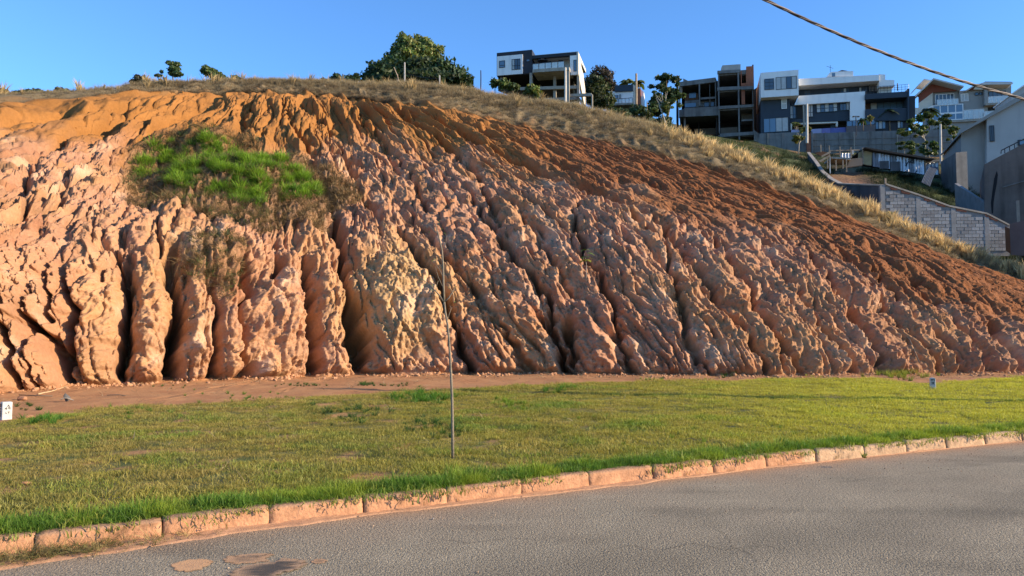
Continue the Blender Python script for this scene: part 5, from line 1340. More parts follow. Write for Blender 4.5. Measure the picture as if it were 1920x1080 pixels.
h.poly('wall', [(1846,452),(1846,308),(1925,266),(2200,120),(2200,500),(1846,470)], brownr, 0, 7)
h.poly('soot_mark', [(1859.5,400),(1858,380),(1862,350),(1864,335),(1869,320),(1871,328),(1869,345),(1866,360),(1863,380),(1862,400)], mat('soot', (.012, .012, .014), .9), -.012, -.003)
h.poly('ledge', [(1880,350),(1925,337),(1925,339),(1880,352)], concrete, -.05, -.004)
rl = MB(); p0 = h.l(1877, 288, .2); p1 = h.l(1912, 270, .2); p2 = h.l(1925, 264, .2)
rl.tube([(p0[0], .2, p0[1]), (p0[0] + .02, .2, p0[1] + .2), (p1[0], .2, p1[1] + .18), (p2[0], .2, p2[1] + .18)], .035, 5)
for k in range(4): t = .2 + k * .26; rl.tube([(p0[0] + (p1[0] - p0[0]) * t, .2, p0[1] + (p1[1] - p0[1]) * t - .1), (p0[0] + (p1[0] - p0[0]) * t, .2, p0[1] + (p1[1] - p0[1]) * t + .2)], .025, 4)
rl.build('railing', rail, h.root)
h.box('column', 1905, 376, 1913, 420, mat('bare_pillar', (.24, .20, .16), .9, .2, 2), -1.2, -.8)

# ---- walls of the plots
def wallstrip(name, pts, th, m, label=None, cat='wall', parent=None, cap=None):
    """pts: list of (px, py_top, py_bottom, distance)"""
    root = parent or empty(name, at(pts[0][0], pts[0][2], pts[0][3]), 0, label, cat)
    V_ = []; F_ = []
    for k, (px, pt, pb, Y) in enumerate(pts):
        a = at(px, pt, Y); b = at(px, pb, Y)
        q0 = at(*pts[max(k - 1, 0)][:2], pts[max(k - 1, 0)][3]); q1 = at(*pts[min(k + 1, len(pts) - 1)][:2], pts[min(k + 1, len(pts) - 1)][3])
        t = Vector((q1.x - q0.x, q1.y - q0.y, 0)).normalized(); nn = Vector((-t.y, t.x, 0)) * th
        V_ += [Vector((a.x, a.y, b.z)), a, a + nn, Vector((a.x, a.y, b.z)) + nn]
    for k in range(len(pts) - 1):
        o_ = 4 * k
        for i in range(4): F_.append((o_ + i, o_ + 4 + i, o_ + 4 + (i + 1) % 4, o_ + (i + 1) % 4))
    F_ += [(0, 1, 2, 3), tuple(4 * (len(pts) - 1) + i for i in (3, 2, 1, 0))]
    V_ = [v - root.location for v in V_] if parent is None else V_
    w = MB().add(V_, F_).build('wall', m, root)
    if cap:
        cpp = MB()
        for k in range(len(pts) - 1):
            a = at(pts[k][0], pts[k][1], pts[k][3]) - root.location; b = at(pts[k + 1][0], pts[k + 1][1], pts[k + 1][3]) - root.location
            t = (b - a).normalized(); nn = Vector((-t.y, t.x, 0)).normalized()
            A = [a - nn * .05, a + nn * (th + .05), b + nn * (th + .05), b - nn * .05]
            cpp.add([p + Vector((0, 0, .01)) for p in A] + [p + Vector((0, 0, .10)) for p in A], [(3, 2, 1, 0), (4, 5, 6, 7), (0, 1, 5, 4), (1, 2, 6, 5), (2, 3, 7, 6), (3, 0, 4, 7)])
        cpp.build('coping', cap, root)
    return root
darkconc = mat('dark_plaster', (.095, .095, .10), .9, .25, 1.0, .5, 7, stain=.3)
wallstrip('curved_wall', [(1514,287,330,78),(1528,305,345,70),(1540,323,362,62),(1556,337,390,56),(1573,346,410,51),(1600,347.5,420,47),(1630,348.5,425,44),(1655,349,430,42.2)], .2, darkconc,
          'curving dark grey plastered wall sweeping down the slope behind the ridge', cap=rawconc)
# blockwork wall, every block a piece
h = House('block_wall', 1659, 430, 42, 6, 'stepped grey concrete block wall with sloping coping right of the curved wall', 'wall')
topl = [(1655,346),(1661,347),(1720,366),(1780,388),(1850,402),(1893,424)]
h.poly('core', topl + [(1893,480),(1655,480)], cmud, .03, .2)
def ytop(px): return float(np.interp(px, [p[0] for p in topl], [p[1] for p in topl]))
x0 = h.l(1662, 400)[0]; x1 = h.l(1891, 440)[0]
bm_ = MB().box(0, .375, -.018, .05, 0, .172).build('block', cmu, h.root); bmesh_ = bm_.data
tmpl = bm_; first = True
ztop_at = lambda x: None
xs_ = [h.l(p[0], p[1])[0] for p in topl]; zs_ = [h.l(p[0], p[1])[1] for p in topl]
zb_ = h.l(1780, 478)[1]
row = 0; z = zb_ + .02; nb = 0
cmu2 = mat('block_pale', (.30, .30, .295), .9, .18, 2.0, .4, 14); cmu3 = mat('block_dull', (.21, .205, .20), .9, .2, 2.0, .4, 14)
bmeshes = [bmesh_]
for m_ in (cmu2, cmu3):
    q = bmesh_.copy(); q.materials.clear(); q.materials.append(m_); bmeshes.append(q)
pil = [h.l(a, 400)[0] for a in (1718, 1783, 1845)]
while z < max(zs_) and nb < 300:
    x = x0 + (.2 if row % 2 else 0) + random.uniform(-.02, .02)
    while x < x1 - .2:
        zt_ = float(np.interp(x, xs_, zs_)); zt2 = float(np.interp(x + .38, xs_, zs_))
        xpx = 1655 + (x - xs_[0]) / (xs_[-1] - xs_[0]) * 238
        vis = z > float(np.interp(xpx, [1655, 1700, 1760, 1800, 1890], [h.l(1655, 428)[1], h.l(1700, 440)[1], h.l(1760, 455)[1], h.l(1800, 462)[1], h.l(1890, 480)[1]]))
        if z + .2 < min(zt_, zt2) - .04 and vis and nb < 299:
            if first: o = bm_; first = False
            else: o = bm_.copy(); o.data = random.choice(bmeshes); COL.objects.link(o); o.parent = h.root
            o.location = (x, random.uniform(-.006, .006), z); nb += 1
        x += .395
    z += .192; row += 1
for p in pil + [x0 - .3]: MB().box(p, p + .24, -.03, .22, zb_ - .5, float(np.interp(p + .24, xs_, zs_)) - .02).build('pillar', mat('pillar_concrete', (.23, .225, .215), .9, .2, 2), h.root)
for k in range(len(topl) - 1):
    a = (xs_[k], zs_[k]); b = (xs_[k + 1], zs_[k + 1])
    if k == 0: continue
    MB().prism([(a[0], a[1]), (b[0], b[1]), (b[0], b[1] + .09), (a[0], a[1] + .09)], -.06, .26).build('coping', rawconc, h.root)
for a, b in ((1670,1682),(1690,1706),(1733,1744),(1754,1772),(1793,1812),(1847,1858),(1856,1870)):
    xa, xb = h.l(a, ytop(a))[0], h.l(b, ytop(b))[0]
    MB().prism([(xa, float(np.interp(xa, xs_, zs_)) - .03), (xb, float(np.interp(xb, xs_, zs_)) - .03), (xb, float(np.interp(xb, xs_, zs_)) - .09), (xa, float(np.interp(xa, xs_, zs_)) - .16)], -.03, .04).build('brick', brick, h.root)
h.box('formwork_post', 1659, 334, 1662.5, 347, wood, 0, .1)
# small retaining walls further right
wallstrip('concrete_wall', [(1764,303,352,66),(1785,291,362,62),(1792,286,372,60),(1813,284,392,60)], .3, concrete, 'tall grey concrete boundary wall beside the big grey house', cap=None)
wallstrip('stepped_wall', [(1790,344,402,54),(1812,358,410,51),(1848,382,420,47)], .2, mat('pillar_concrete', (.23, .225, .215)), 'low concrete wall sloping down towards the brown wall')
wallstrip('unfinished_wall', [(1893,420,478,40),(1925,412,480,39),(2100,380,560,36)], .3, mat('taupe_render', (.13, .105, .10)), 'unfinished dark grey wall at the right edge beyond the block wall')
stk = wallstrip('brick_pier', [(1884,424,470,40.6),(1896,430,478,40.4)], .3, mat('dull_brick', (.13, .065, .035)), 'rough unfinished brick pier at the end of the block wall', cat='pier')

# ---- corrugated shed
def corrugated(x0, x1, z0a, z1a, z0b, z1b, pitch=.11, amp=.018, y=0.0):
    n = max(4, int((x1 - x0) / pitch * 4)); V_ = []; F_ = []
    for k in range(n + 1):
        f = k / n; x = x0 + (x1 - x0) * f; yy = y + amp * math.sin(2 * pi * (x - x0) / pitch)
        V_ += [(x, yy, z0a + (z0b - z0a) * f), (x, yy, z1a + (z1b - z1a) * f)]
        V_ += [(x, yy + .006, z0a + (z0b - z0a) * f), (x, yy + .006, z1a + (z1b - z1a) * f)]
    for k in range(n):
        a = 4 * k; F_ += [(a, a + 4, a + 5, a + 1), (a + 2, a + 3, a + 7, a + 6), (a, a + 2, a + 6, a + 4), (a + 1, a + 5, a + 7, a + 3)]
    return MB().add(V_, F_)
zinc = mat('zinc_sheet', (.50, .54, .60), .45, .25, 2.0, .15, 8, metallic=.35, stain=.3)
zinc2 = mat('zinc_sheet_dull', (.17, .19, .22), .5, .25, 2.0, .15, 8, metallic=.35, stain=.3)
h = House('shed', 1634, 325, 64, 8, 'makeshift shed walled with shiny corrugated metal sheets and a sagging dark roof', 'shed')
ply = mat('yellowed_plywood', (.33, .27, .15), .9, .15, 1.2, .2, 8)
ux = [1635.5, 1646, 1657, 1668, 1680, 1692, 1703, 1712, 1722, 1731]
for k in range(9):
    a, b = ux[k], ux[k + 1]
    tA = 284 + (a - 1635) * .13 + (2 if k in (3, 4, 5) else 0) + (3 if k > 5 else 0); bA = 312 + (a - 1635) * .16
    x0_, zt0 = h.l(a, tA); x1_, zt1 = h.l(b, tA + (b - a) * .13); zb0 = h.l(a, bA)[1]; zb1 = h.l(b, bA + (b - a) * .16)[1]
    corrugated(x0_, x1_ + .03, zb0, zt0, zb1, zt1, pitch=.24, amp=.04, y=-.01 * (k % 2) * 3).build('metal_sheet', zinc if k % 3 else zinc2, h.root)
h.poly('roof', [(1622,275.6),(1640,278.6),(1752,297),(1752,299),(1736,297.5),(1640,282),(1622,277.4)], dark, -.7, 4)
h.poly('plywood_panel', [(1620.5,283.5),(1635.2,281),(1634,310.5),(1618,308)], ply, .02, .1); h.poly('plywood_panel', [(1610,286),(1617,283),(1616,300),(1609,299)], ply, .3, .4)
h.box('post', 1617, 277, 1620, 308, wood, -.05, .1); h.box('post', 1734, 299, 1736.4, 331, wood, -.05, .1)
for a, b, c0, d0_ in ((1649, 302, 1667, 316), (1669.5, 303, 1688, 320)): h.box('dark_board', a, b, c0, d0_, darkconc, -.12, -.07)
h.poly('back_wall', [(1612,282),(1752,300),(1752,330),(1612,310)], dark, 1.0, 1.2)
for k in range(4):
    a = 1732 + k * 7; x0_, zt0 = h.l(a, 304.5 + k * .1, .3); x1_, zt1 = h.l(a + 7, 304.5, .3)
    corrugated(x0_, x1_, h.l(a, 327, .3)[1], zt0, h.l(a + 7, 328, .3)[1], zt1, pitch=.24, amp=.04, y=.3).build('metal_sheet', zinc, h.root)
h.poly('board', [(1732,303),(1761,298.5),(1761,303),(1732,307)], wood, .1, .2)
gl_ = MB()
for st in ([(1697,300),(1699,312)],[(1697,312),(1703,303)],[(1703,304),(1711,305)],[(1711,297),(1713,307)],[(1706,303),(1713,299)],[(1697,322),(1702,320)],[(1714,326),(1719,320)],[(1702,322),(1706,325)]):
    (a, b), (c0, d0_) = st; p = h.l(a, b); q = h.l(c0, d0_); dx, dz = q[0] - p[0], q[1] - p[1]; L_ = math.hypot(dx, dz); nx, nz = -dz / L_ * .04, dx / L_ * .04
    gl_.prism([(p[0] + nx, p[1] + nz), (q[0] + nx, q[1] + nz), (q[0] - nx, q[1] - nz), (p[0] - nx, p[1] - nz)], -.075, -.07)
gl_.build('spray_marks', navy, h.root)
# loose sheet leaning on the slope
A = [at(1744, 311, 61), at(1760, 314, 61), at(1744, 350, 55.5), at(1727.5, 342, 55.5)]
V_ = []; F_ = []; n = 40
for r_ in range(9):
    for k in range(n + 1):
        f = k / n; g = r_ / 8; p = (A[0] * (1 - f) + A[1] * f) * (1 - g) + (A[3] * (1 - f) + A[2] * f) * g
        V_.append(p + Vector((0, -.04 * math.sin(f * 2 * pi * 7), .02 * math.sin(f * 2 * pi * 7) + .12 * math.sin(g * 3)))); 
F_ = [tuple(x) for x in grid_faces(9, n + 1)]
sh = MB().add(V_, F_).build('metal_sheet', mat('zinc_sheet_shaded', (.055, .075, .105), .6, .25, 2.0, .15, 8)); tag(sh, 'loose blue-grey corrugated sheet lying on the dark slope below the shed', 'metal sheet')  # zinc colour darkened to paint the slope's shade onto the sheet
# timber platform beside the shed
h = House('platform', 1560, 320, 63, 8, 'rickety timber platform with posts and planks left of the shed', 'platform')
h.poly('deck', [(1559,293.5),(1595,296),(1595,299.5),(1559,297)], rawconc, -.2, 2)
for a, t_, b, m_ in ((1555.5,272.5,308,wood),(1556.5,293,325,mat('white_post', (.6,.58,.54),.8)),(1575.5,275,293,wood),(1596,276,296,wood),(1599.3,282,289,mat('white_post', (.6,.58,.54))),(1539.5,271.5,285,wood),(1568,300,320,wood),(1581,300,316,wood),(1587.5,299,322,wood),(1552,297,316,wood)):
    h.box('post', a - 1.1, t_, a + 1.1, b, m_, -.3, -.15)
h.poly('brace', [(1536,301),(1556,290),(1557,293),(1538,304)], wood, -.36, -.31); h.poly('plank', [(1540,292),(1557,283),(1558,286),(1541,295)], wood, -.44, -.38)
h.poly('rail', [(1557,281.5),(1612,280),(1612,282),(1557,283.5)], wood, -.12, -.05); h.poly('plank', [(1528,287),(1540,283),(1556,287),(1556,291),(1540,293)], mat('dull_brick', (.13,.065,.035)), .4, .5)
h.poly('low_wall', [(1593,298),(1617,295.5),(1617,310),(1588,314)], mat('dusty_plaster', (.16,.13,.10)), .3, .6)
x0_, z1_ = h.l(1575, 287.5, .2); x1_, _ = h.l(1595, 287, .2); corrugated(x0_, x1_, h.l(1575, 296, .2)[1], z1_, h.l(1595, 296, .2)[1], z1_, pitch=.24, amp=.04, y=.2).build('metal_sheet', zinc, h.root)

# ------------------------------------------------------------------ posts, cable, markers, sapling, litter
postm = mat('pale_concrete_post', (.50, .46, .40), .85, .15, 3, .2, 12)
def post(name, px, pt, pb, Y, w, label, cat='post', m=None, lean=0.0, group=None, square=True, base=None):
    b = at(px, pb, Y); t = at(px + lean, pt, Y); H = (t - b)
    root = MB(); v = H
    if square:
        a = w / 2
        vs = [(-a, -a, -.4), (a, -a, -.4), (a, a, -.4), (-a, a, -.4)] + [(v.x + sx * a * .8, sy * a * .8, v.z - .03) for sx, sy in ((-1, -1), (1, -1), (1, 1), (-1, 1))] + [(v.x + sx * a * .5, sy * a * .5, v.z) for sx, sy in ((-1, -1), (1, -1), (1, 1), (-1, 1))]
        root.add(vs, [(3, 2, 1, 0), (8, 9, 10, 11)] + [(i, (i + 1) % 4, (i + 1) % 4 + 4, i + 4) for i in range(4)] + [(i + 4, (i + 1) % 4 + 4, (i + 1) % 4 + 8, i + 8) for i in range(4)])
    else: root.tube([(0, 0, -.4), (v.x * .5 + .01, 0, v.z * .5), (v.x, 0, v.z)], [w / 2, w / 2.1, w / 2.4], 8)
    o = root.build(name, m or postm, None); o.location = b
    return tag(o, label, cat, group)
post('fence_post', 759, 117, 158, 52, .10, 'taller white concrete post in front of the dark hedge')
post('fence_post', 752, 126, 160, 52, .07, 'thin grey post leaning beside the taller white post', lean=-13.5, m=wood, square=False)
post('fence_post', 824.5, 141, 166, 50, .09, 'short white post with a thick foot right of the hedge middle')
o = bpy.data.objects['fence_post.002']; MB().box(-.10, .10, -.10, .10, -.3, .28).build('post_foot', postm, o)
post('fence_post', 745.6, 139, 156, 53, .05, 'low grey stake just left of the taller white post', m=wood, square=False)
post('fence_post', 901.5, 132, 158, 62, .10, 'black stake on the skyline left of the stilt house', m=black, square=False)
post('utility_pole', 1060.2, 127, 206, 90, .30, 'pale concrete utility pole in front of the stilt house', 'utility pole', square=False)
post('utility_pole', 1193, 138, 206, 104, .34, 'brown wooden utility pole between the two palms', 'utility pole', m=wood, square=False)
post('utility_pole', 1513, 195, 262, 84, .30, 'white concrete utility pole in front of the large blue and white house', 'utility pole', square=False)
post('concrete_post', 1764, 233, 300, 76, .26, 'slim concrete post rising out of the leafy trees', lean=-.8, square=False)
post('stake', 1245, 235, 262, 43.5, .06, 'short pale stake standing in the straw grass', m=postm, square=False)
post('stake', 1540.5, 341, 362, 40.5, .035, 'thin white stake among the golden seed grass', m=postm, square=False)
post('timber_post', 1213, 190, 215, 100, .12, 'grey fence post below the small white house', m=wood, square=False)
# wires between the white posts
w = MB(); a = at(759, 138, 52); b = at(824, 148, 50)
w.tube([a, (a + b) / 2 - Vector((0, 0, .08)), b], .012, 4)
tag(w.build('fence_wire', rail), 'thin fence wire strung between the white posts', 'wire')
# street lamp in the garden
lp = at(1605.5, 247, 98); r_ = empty('lamp_post', lp, 0, 'black T-shaped garden lamp post in front of the white wall', 'lamp post')
MB().tube([(0, 0, -.5), (0, 0, 2.05)], .06, 6).build('pole', black, r_); MB().box(-.42, .42, -.06, .06, 2.05, 2.12).build('arm', black, r_)
MB().box(-.46, -.2, -.1, .1, 1.97, 2.045).build('lamp_head', black, r_); MB().box(.2, .46, -.1, .1, 1.97, 2.045).build('lamp_head', black, r_)
# second floor: plants in the garden of the blue house
palm(1618, 238, 99, 220, .9, 'small spiky plant against the white wall of the blue house', n=11, col=(.04, .07, .03), seed=9, tw=.06)
hedge('shrub', 1632, 228, 103, [(1632,222,5,5)], 260, .22, (.12, .12, .03), 'yellowish potted shrub on the terrace of the blue house', cat='shrub', seed=41)
# bright banana-like plant at the block wall
b = at(1670, 410, 40.3); r_ = empty('leafy_plant', b, 0, 'bright green broad-leaved plant among the golden grass by the block wall', 'plant')
rg = random.Random(4)
for k in range(22):
    a = rg.uniform(0, 2 * pi); L_ = rg.uniform(.28, .5); V_ = []
    for s in range(5):
        f = s / 4; w_ = .085 * math.sin(pi * min(.97, f * .9 + .1)); p = Vector((cos(a) * L_ * f * .9, sin(a) * L_ * f * .9, .18 + L_ * (1.1 * f - .8 * f * f)))
        n_ = Vector((-sin(a), cos(a), 0)) * w_; V_ += [p - n_, p + n_]
    me = np_mesh('leaf', np.array([v[:] for v in V_]), grid_faces(5, 2)); set_col(me, np.tile(c(.12, .26, .03) * rg.uniform(.6, 1.2), (10, 1)), 'tint'); link('leaf', me, leafm, r_)
MB().tube([(0, 0, -.2), (0, 0, .3)], .03, 5).build('stem', bark, r_)
# small yellow-green plant in the gully of the bank
P_, Nn = on_bank(1098, 512)
r_ = empty('gully_plant', P_ + Vector((0, -.25, 0)), 0, 'small yellow-green plant sprouting from a gully halfway up the bank', 'plant')
st = MB(); st.tube([(0, 0, -.3), (.02, 0, .25), (-.03, 0, .62)], [.012, .010, .006], 5).build('stem', pbark, r_, True); MB().tube([(-.12, 0, -.2), (-.13, 0, .3), (-.05, 0, .7)], [.008, .006, .004], 5).build('stem', pbark, r_, True)
for k in range(17):
    a = rg.uniform(0, 2 * pi); zc = rg.choice([.42, .55, .68, .8, .45]); L_ = rg.uniform(.2, .36); V_ = []
    for s in range(6):
        f = s / 5; w_ = .05 * math.sin(pi * min(.97, f * .9 + .08)); p = Vector((cos(a) * L_ * f, sin(a) * L_ * f * .8, zc + L_ * (.5 * f - .75 * f * f)))
        V_ += [p - Vector((-sin(a), cos(a), .3)) * w_, p + Vector((-sin(a), cos(a), .3)) * w_]
    me = np_mesh('leaf', np.array([v[:] for v in V_]), grid_faces(6, 2)); set_col(me, np.tile((c(.30, .30, .04) if zc < .5 else c(.13, .22, .035)) * rg.uniform(.8, 1.2), (12, 1)), 'tint'); link('leaf', me, leafm, r_)

# planted sapling on the lawn
Ys = on_plane(849, 858, .14).y
def sp(px, py, dy=0): return at(px, py, Ys + dy)
base = sp(849, 858); r_ = empty('sapling', base, 0, 'thin bare young tree with forked twigs planted on the lawn', 'young tree')
def rel(l): return [p - base for p in l]
t = MB(); t.tube(rel([sp(849, 872), sp(848.5, 800), sp(847.5, 740), sp(845, 690), sp(842, 640), sp(839.5, 610), sp(835, 585), sp(833, 565)]), [.018, .0165, .0155, .0145, .0135, .0125, .0115, .011], 9)
t.build('trunk', mat('sapling_bark', (.19, .155, .11), .85, .35, 9, .5, 60), r_, True)
tw = MB()
def twig(l, r0): tw.tube(rel([sp(*q) for q in l]), [r0 * 1.15 * (1 - .55 * i / (len(l) - 1)) for i in range(len(l))], 6)
twig([(833,566),(831.5,530),(831,500),(829,470),(822,440),(815,418)], .0115); twig([(833.5,568),(825,555),(817,546),(810,538),(806,534)], .009)
twig([(833,566),(842,558),(848,548),(852,541)], .009); twig([(838,606),(842,590),(846,578),(843,572)], .004); twig([(817,546),(818,536),(822,526)], .004)
twig([(831,520,0),(824,505,.1),(812,490,.15)], .004); twig([(829,470),(836,456),(838,440)], .003); twig([(848,548),(851,556),(850,566)], .004); twig([(822,440),(812,430,.1),(800,418,.1)], .0035)
twig([(810,538),(800,530,.1),(790,522,.2),(778,514,.2)], .0045); twig([(833,563,0),(826,585,.1),(820,596,.1)], .003); twig([(831,540),(822,520,.1),(816,500,.1)], .0035)
tw.build('twigs', mat('twig_bark', (.20, .16, .11), .85, .2, 9, .3, 60), r_, True)
V_ = []; Tn = []
for (lx, ly, n, s_) in ((806,534,9,7),(852,541,4,5),(815,418,10,12),(790,522,7,9),(838,440,5,8),(812,490,5,8),(850,566,3,4)):
    for k in range(n):
        p = sp(lx + rg.gauss(0, s_), ly + rg.gauss(0, s_ * .7), rg.gauss(0, .06)) - base; u_ = Vector((rg.gauss(0, 1), rg.gauss(0, 1), rg.gauss(0, 1))).normalized() * .016; v_ = u_.cross(Vector((rg.gauss(0, 1), rg.gauss(0, 1), 1))).normalized() * .006
        V_ += [p - u_, p - v_, p + u_, p + v_]; Tn += [c(.16, .20, .05) * rg.uniform(.6, 1.2)] * 4
me = np_mesh('leaves', np.array([v[:] for v in V_]), np.arange(len(V_)).reshape(-1, 4)); set_col(me, np.array(Tn), 'tint'); tag(link('leaves', me, leafm, r_), kind='stuff')
# disturbed earth pocket round its stem
def blob(name, cx, cy, rx, ry, z, m, seed, n=40, amp=.25, rot=0.0, dome=0.0, label=None, cat=None, group=None):
    rg_ = random.Random(seed); ph = [rg_.uniform(0, 6.28) for _ in range(6)]
    rings = [0.0, .35, .7, .9, 1.0]; V_ = [(cx, cy, z + dome)]; F_ = []
    for r_i, rr_ in enumerate(rings[1:]):
        for k in range(n):
            a = 2 * pi * k / n; q = 1 + amp * sum(math.sin((j + 2) * a + ph[j]) / (j + 1.5) for j in range(6)) * .6
            x, y = cos(a) * rx * rr_ * q, sin(a) * ry * rr_ * q
            V_.append((cx + x * cos(rot) - y * sin(rot), cy + x * sin(rot) + y * cos(rot), z + dome * (1 - rr_ ** 2)))
    F_ = [(0, 1 + k, 1 + (k + 1) % n) for k in range(n)]
    for r_i in range(3):
        a0 = 1 + r_i * n
        F_ += [(a0 + k, a0 + n + k, a0 + n + (k + 1) % n, a0 + (k + 1) % n) for k in range(n)]
    o = MB().add(V_, F_).build(name, m, None, True)
    return tag(o, label, cat, group) if label else o
# damp patches left on the asphalt: sandy rim and dark wet middle
def stain_mat(name, rim, mid, thr):
    m = bpy.data.materials.new(name); nt, N, L, b = nodes_of(m); b.inputs['Roughness'].default_value = .8
    tc = N.new('ShaderNodeTexCoord'); mp = N.new('ShaderNodeMapping'); mp.inputs['Scale'].default_value = (3, 14, 3); mp.inputs['Rotation'].default_value = (0, 0, -.35)
    n1 = N.new('ShaderNodeTexNoise'); n1.inputs['Scale'].default_value = 1.2; n1.inputs['Detail'].default_value = 8
    a = N.new('ShaderNodeAttribute'); a.attribute_name = 'rimness'
    L.new(tc.outputs['Object'], mp.inputs[0]); L.new(mp.outputs[0], n1.inputs[0])
    ad = N.new('ShaderNodeMath'); ad.operation = 'ADD'; L.new(n1.outputs['Fac'], ad.inputs[0]); L.new(a.outputs['Fac'], ad.inputs[1])
    mr = N.new('ShaderNodeMapRange'); mr.inputs[1].default_value = thr; mr.inputs[2].default_value = thr + .35; L.new(ad.outputs[0], mr.inputs[0])
    mx = N.new('ShaderNodeMix'); mx.data_type = 'RGBA'; mx.inputs[6].default_value = (*mid, 1); mx.inputs[7].default_value = (*rim, 1); L.new(mr.outputs[0], mx.inputs[0]); L.new(mx.outputs[2], b.inputs['Base Color'])
    n3 = N.new('ShaderNodeTexNoise'); n3.inputs['Scale'].default_value = 110; L.new(tc.outputs['Object'], n3.inputs[0]); bp = N.new('ShaderNodeBump'); bp.inputs['Strength'].default_value = .5; bp.inputs['Distance'].default_value = .008
    L.new(n3.outputs['Fac'], bp.inputs['Height']); L.new(bp.outputs[0], b.inputs['Normal'])
    ns = N.new('ShaderNodeTexNoise'); ns.inputs['Scale'].default_value = 22; ns.inputs['Detail'].default_value = 6; L.new(tc.outputs['Object'], ns.inputs[0])
    aa = N.new('ShaderNodeMath'); aa.operation = 'MULTIPLY_ADD'; aa.inputs[1].default_value = 1.5; L.new(ns.outputs['Fac'], aa.inputs[0]); L.new(a.outputs['Fac'], aa.inputs[2])
    al = N.new('ShaderNodeMapRange'); al.inputs[1].default_value = 1.25; al.inputs[2].default_value = 1.75; al.inputs[3].default_value = 1; al.inputs[4].default_value = 0; L.new(aa.outputs[0], al.inputs[0]); L.new(al.outputs[0], b.inputs['Alpha'])
    return m
sand_st = stain_mat('sandy_stain', (.55, .30, .13), (.45, .25, .12), .4); wet_st = stain_mat('damp_stain', (.36, .22, .115), (.065, .05, .032), .52); mid_st = stain_mat('drying_stain', (.42, .24, .115), (.20, .125, .065), .42)
def pix_patch(name, pts, z, m, label, seed):
    """outline in pixels, dropped on the road; rim attribute 1 at the edge"""
    rg_ = random.Random(seed); P = [on_plane(a, b, z) for a, b in pts]; Q = []
    for k in range(len(P)):
        for s in range(6):
            p = P[k].lerp(P[(k + 1) % len(P)], s / 6); Q.append(p + Vector((rg_.gauss(0, .006), rg_.gauss(0, .008), 0)))
    cen = sum(Q, Vector()) / len(Q); V_ = [cen]; A_ = [0.0]; n = len(Q); F_ = []
    for rr_ in (.4, .75, .9, 1.0):
        for q in Q: V_.append(cen.lerp(q, rr_)); A_.append({.4: 0, .75: .3, .9: .65, 1.0: 1.0}[rr_])
    F_ = [(0, 1 + k, 1 + (k + 1) % n) for k in range(n)]
    for r_i in range(3): F_ += [(1 + r_i * n + k, 1 + (r_i + 1) * n + k, 1 + (r_i + 1) * n + (k + 1) % n, 1 + r_i * n + (k + 1) % n) for k in range(n)]
    o = MB().add(V_, F_).build(name, m); set_f(o.data, A_, 'rimness')
    for p in o.data.polygons:
        if p.normal.z < 0: p.flip()
    o.data.update()
    return tag(o, label, 'stain', 'sandy stains on the asphalt')
pix_patch('road_stain', [(318,1058),(345,1050),(372,1047.5),(395,1049),(401,1052),(392,1060),(378,1068),(352,1072),(326,1070)], .0045, sand_st, 'pale sandy oval stain, leftmost on the asphalt', 1)
pix_patch('road_stain', [(414,1048),(430,1041),(470,1038),(505,1036),(518,1040),(502,1046),(505,1052),(470,1056),(435,1059),(420,1054)], .0045, mid_st, 'brown stain with sandy rim just above the darkest one', 2)
pix_patch('road_stain', [(427,1074),(445,1062),(480,1055),(515,1052),(535,1044),(555,1046),(576,1048),(581,1055),(566,1066),(530,1074),(510,1085),(470,1095),(430,1090)], .0085, wet_st, 'largest dark damp stain at the bottom edge', 3)
pix_patch('road_stain', [(581,1053),(590,1048),(606,1047),(614,1050),(608,1056),(590,1057.5)], .0045, mid_st, 'smallest sandy stain right of the dark one', 4)

# twisted power cable crossing the upper right corner, down to its pole beside the road
Pa = Vector((2.4 - 3.4 * 1.2, 7.0 - 1.2 * 1.2, 0)); 
c1 = at(1435, 0, 7.2); c2 = at(1920, 185, 8.45)
pole_base = Vector((20.6, 13.2, .14))
cp = []
vdir = (c2 - c1)
p_end = Vector((pole_base.x, pole_base.y, 4.9))
for k in range(-9, 40):
    s_ = k * .12
    if k <= 11: 
        t_ = s_
        if t_ <= 1.0: p = c1 + vdir * t_; p.z += -.16 * (t_) * (1 - t_) * 2.2
        else: p = c2 + vdir * (t_ - 1) * .8
        cp.append(p)
last = cp[-1]; d_ = (cp[-1] - cp[-2])
for k in range(1, 30):
    t_ = k / 29; h0 = last + d_ * 60 * t_ * (1 - t_) ** 2 * .5
    p = last * (1 - t_) ** 2 * (1 + 2 * t_) + p_end * t_ ** 2 * (3 - 2 * t_) + d_ * 9 * t_ * (1 - t_) ** 2
    cp.append(p)
# resample finely
arcs = [0]
for k in range(1, len(cp)): arcs.append(arcs[-1] + (cp[k] - cp[k - 1]).length)
fs_ = np.arange(0, arcs[-1], .035); CPn = np.array([p[:] for p in cp])
cl = np.stack([np.interp(fs_, arcs, CPn[:, i]) for i in range(3)], -1)
cab = empty('power_cable', (0, 0, 0), 0, 'twisted power cable hanging across the upper right sky', 'cable')
for s in range(3):
    tube_ = MB(); pts_ = []
    for k in range(len(cl)):
        a = fs_[k] * 2 * pi / .62 + s * 2 * pi / 3; up = Vector((0, 0, 1)); tg = Vector(cl[min(k + 1, len(cl) - 1)] - cl[max(k - 1, 0)]).normalized(); sd = tg.cross(up).normalized(); u2 = sd.cross(tg)
        pts_.append(Vector(cl[k]) + (sd * cos(a) + u2 * sin(a)) * .0085)
    tube_.tube(pts_, .0085, 6); tube_.build('strand', mat('cable_sheath_pale', (.20, .155, .13), .6, .1, 3, 0) if s == 0 else mat('cable_sheath', (.05, .04, .04), .6, .1, 3, 0), cab, True)
pl = empty('utility_pole', pole_base, 0, 'street utility pole beside the kerb carrying the twisted cable', 'utility pole')
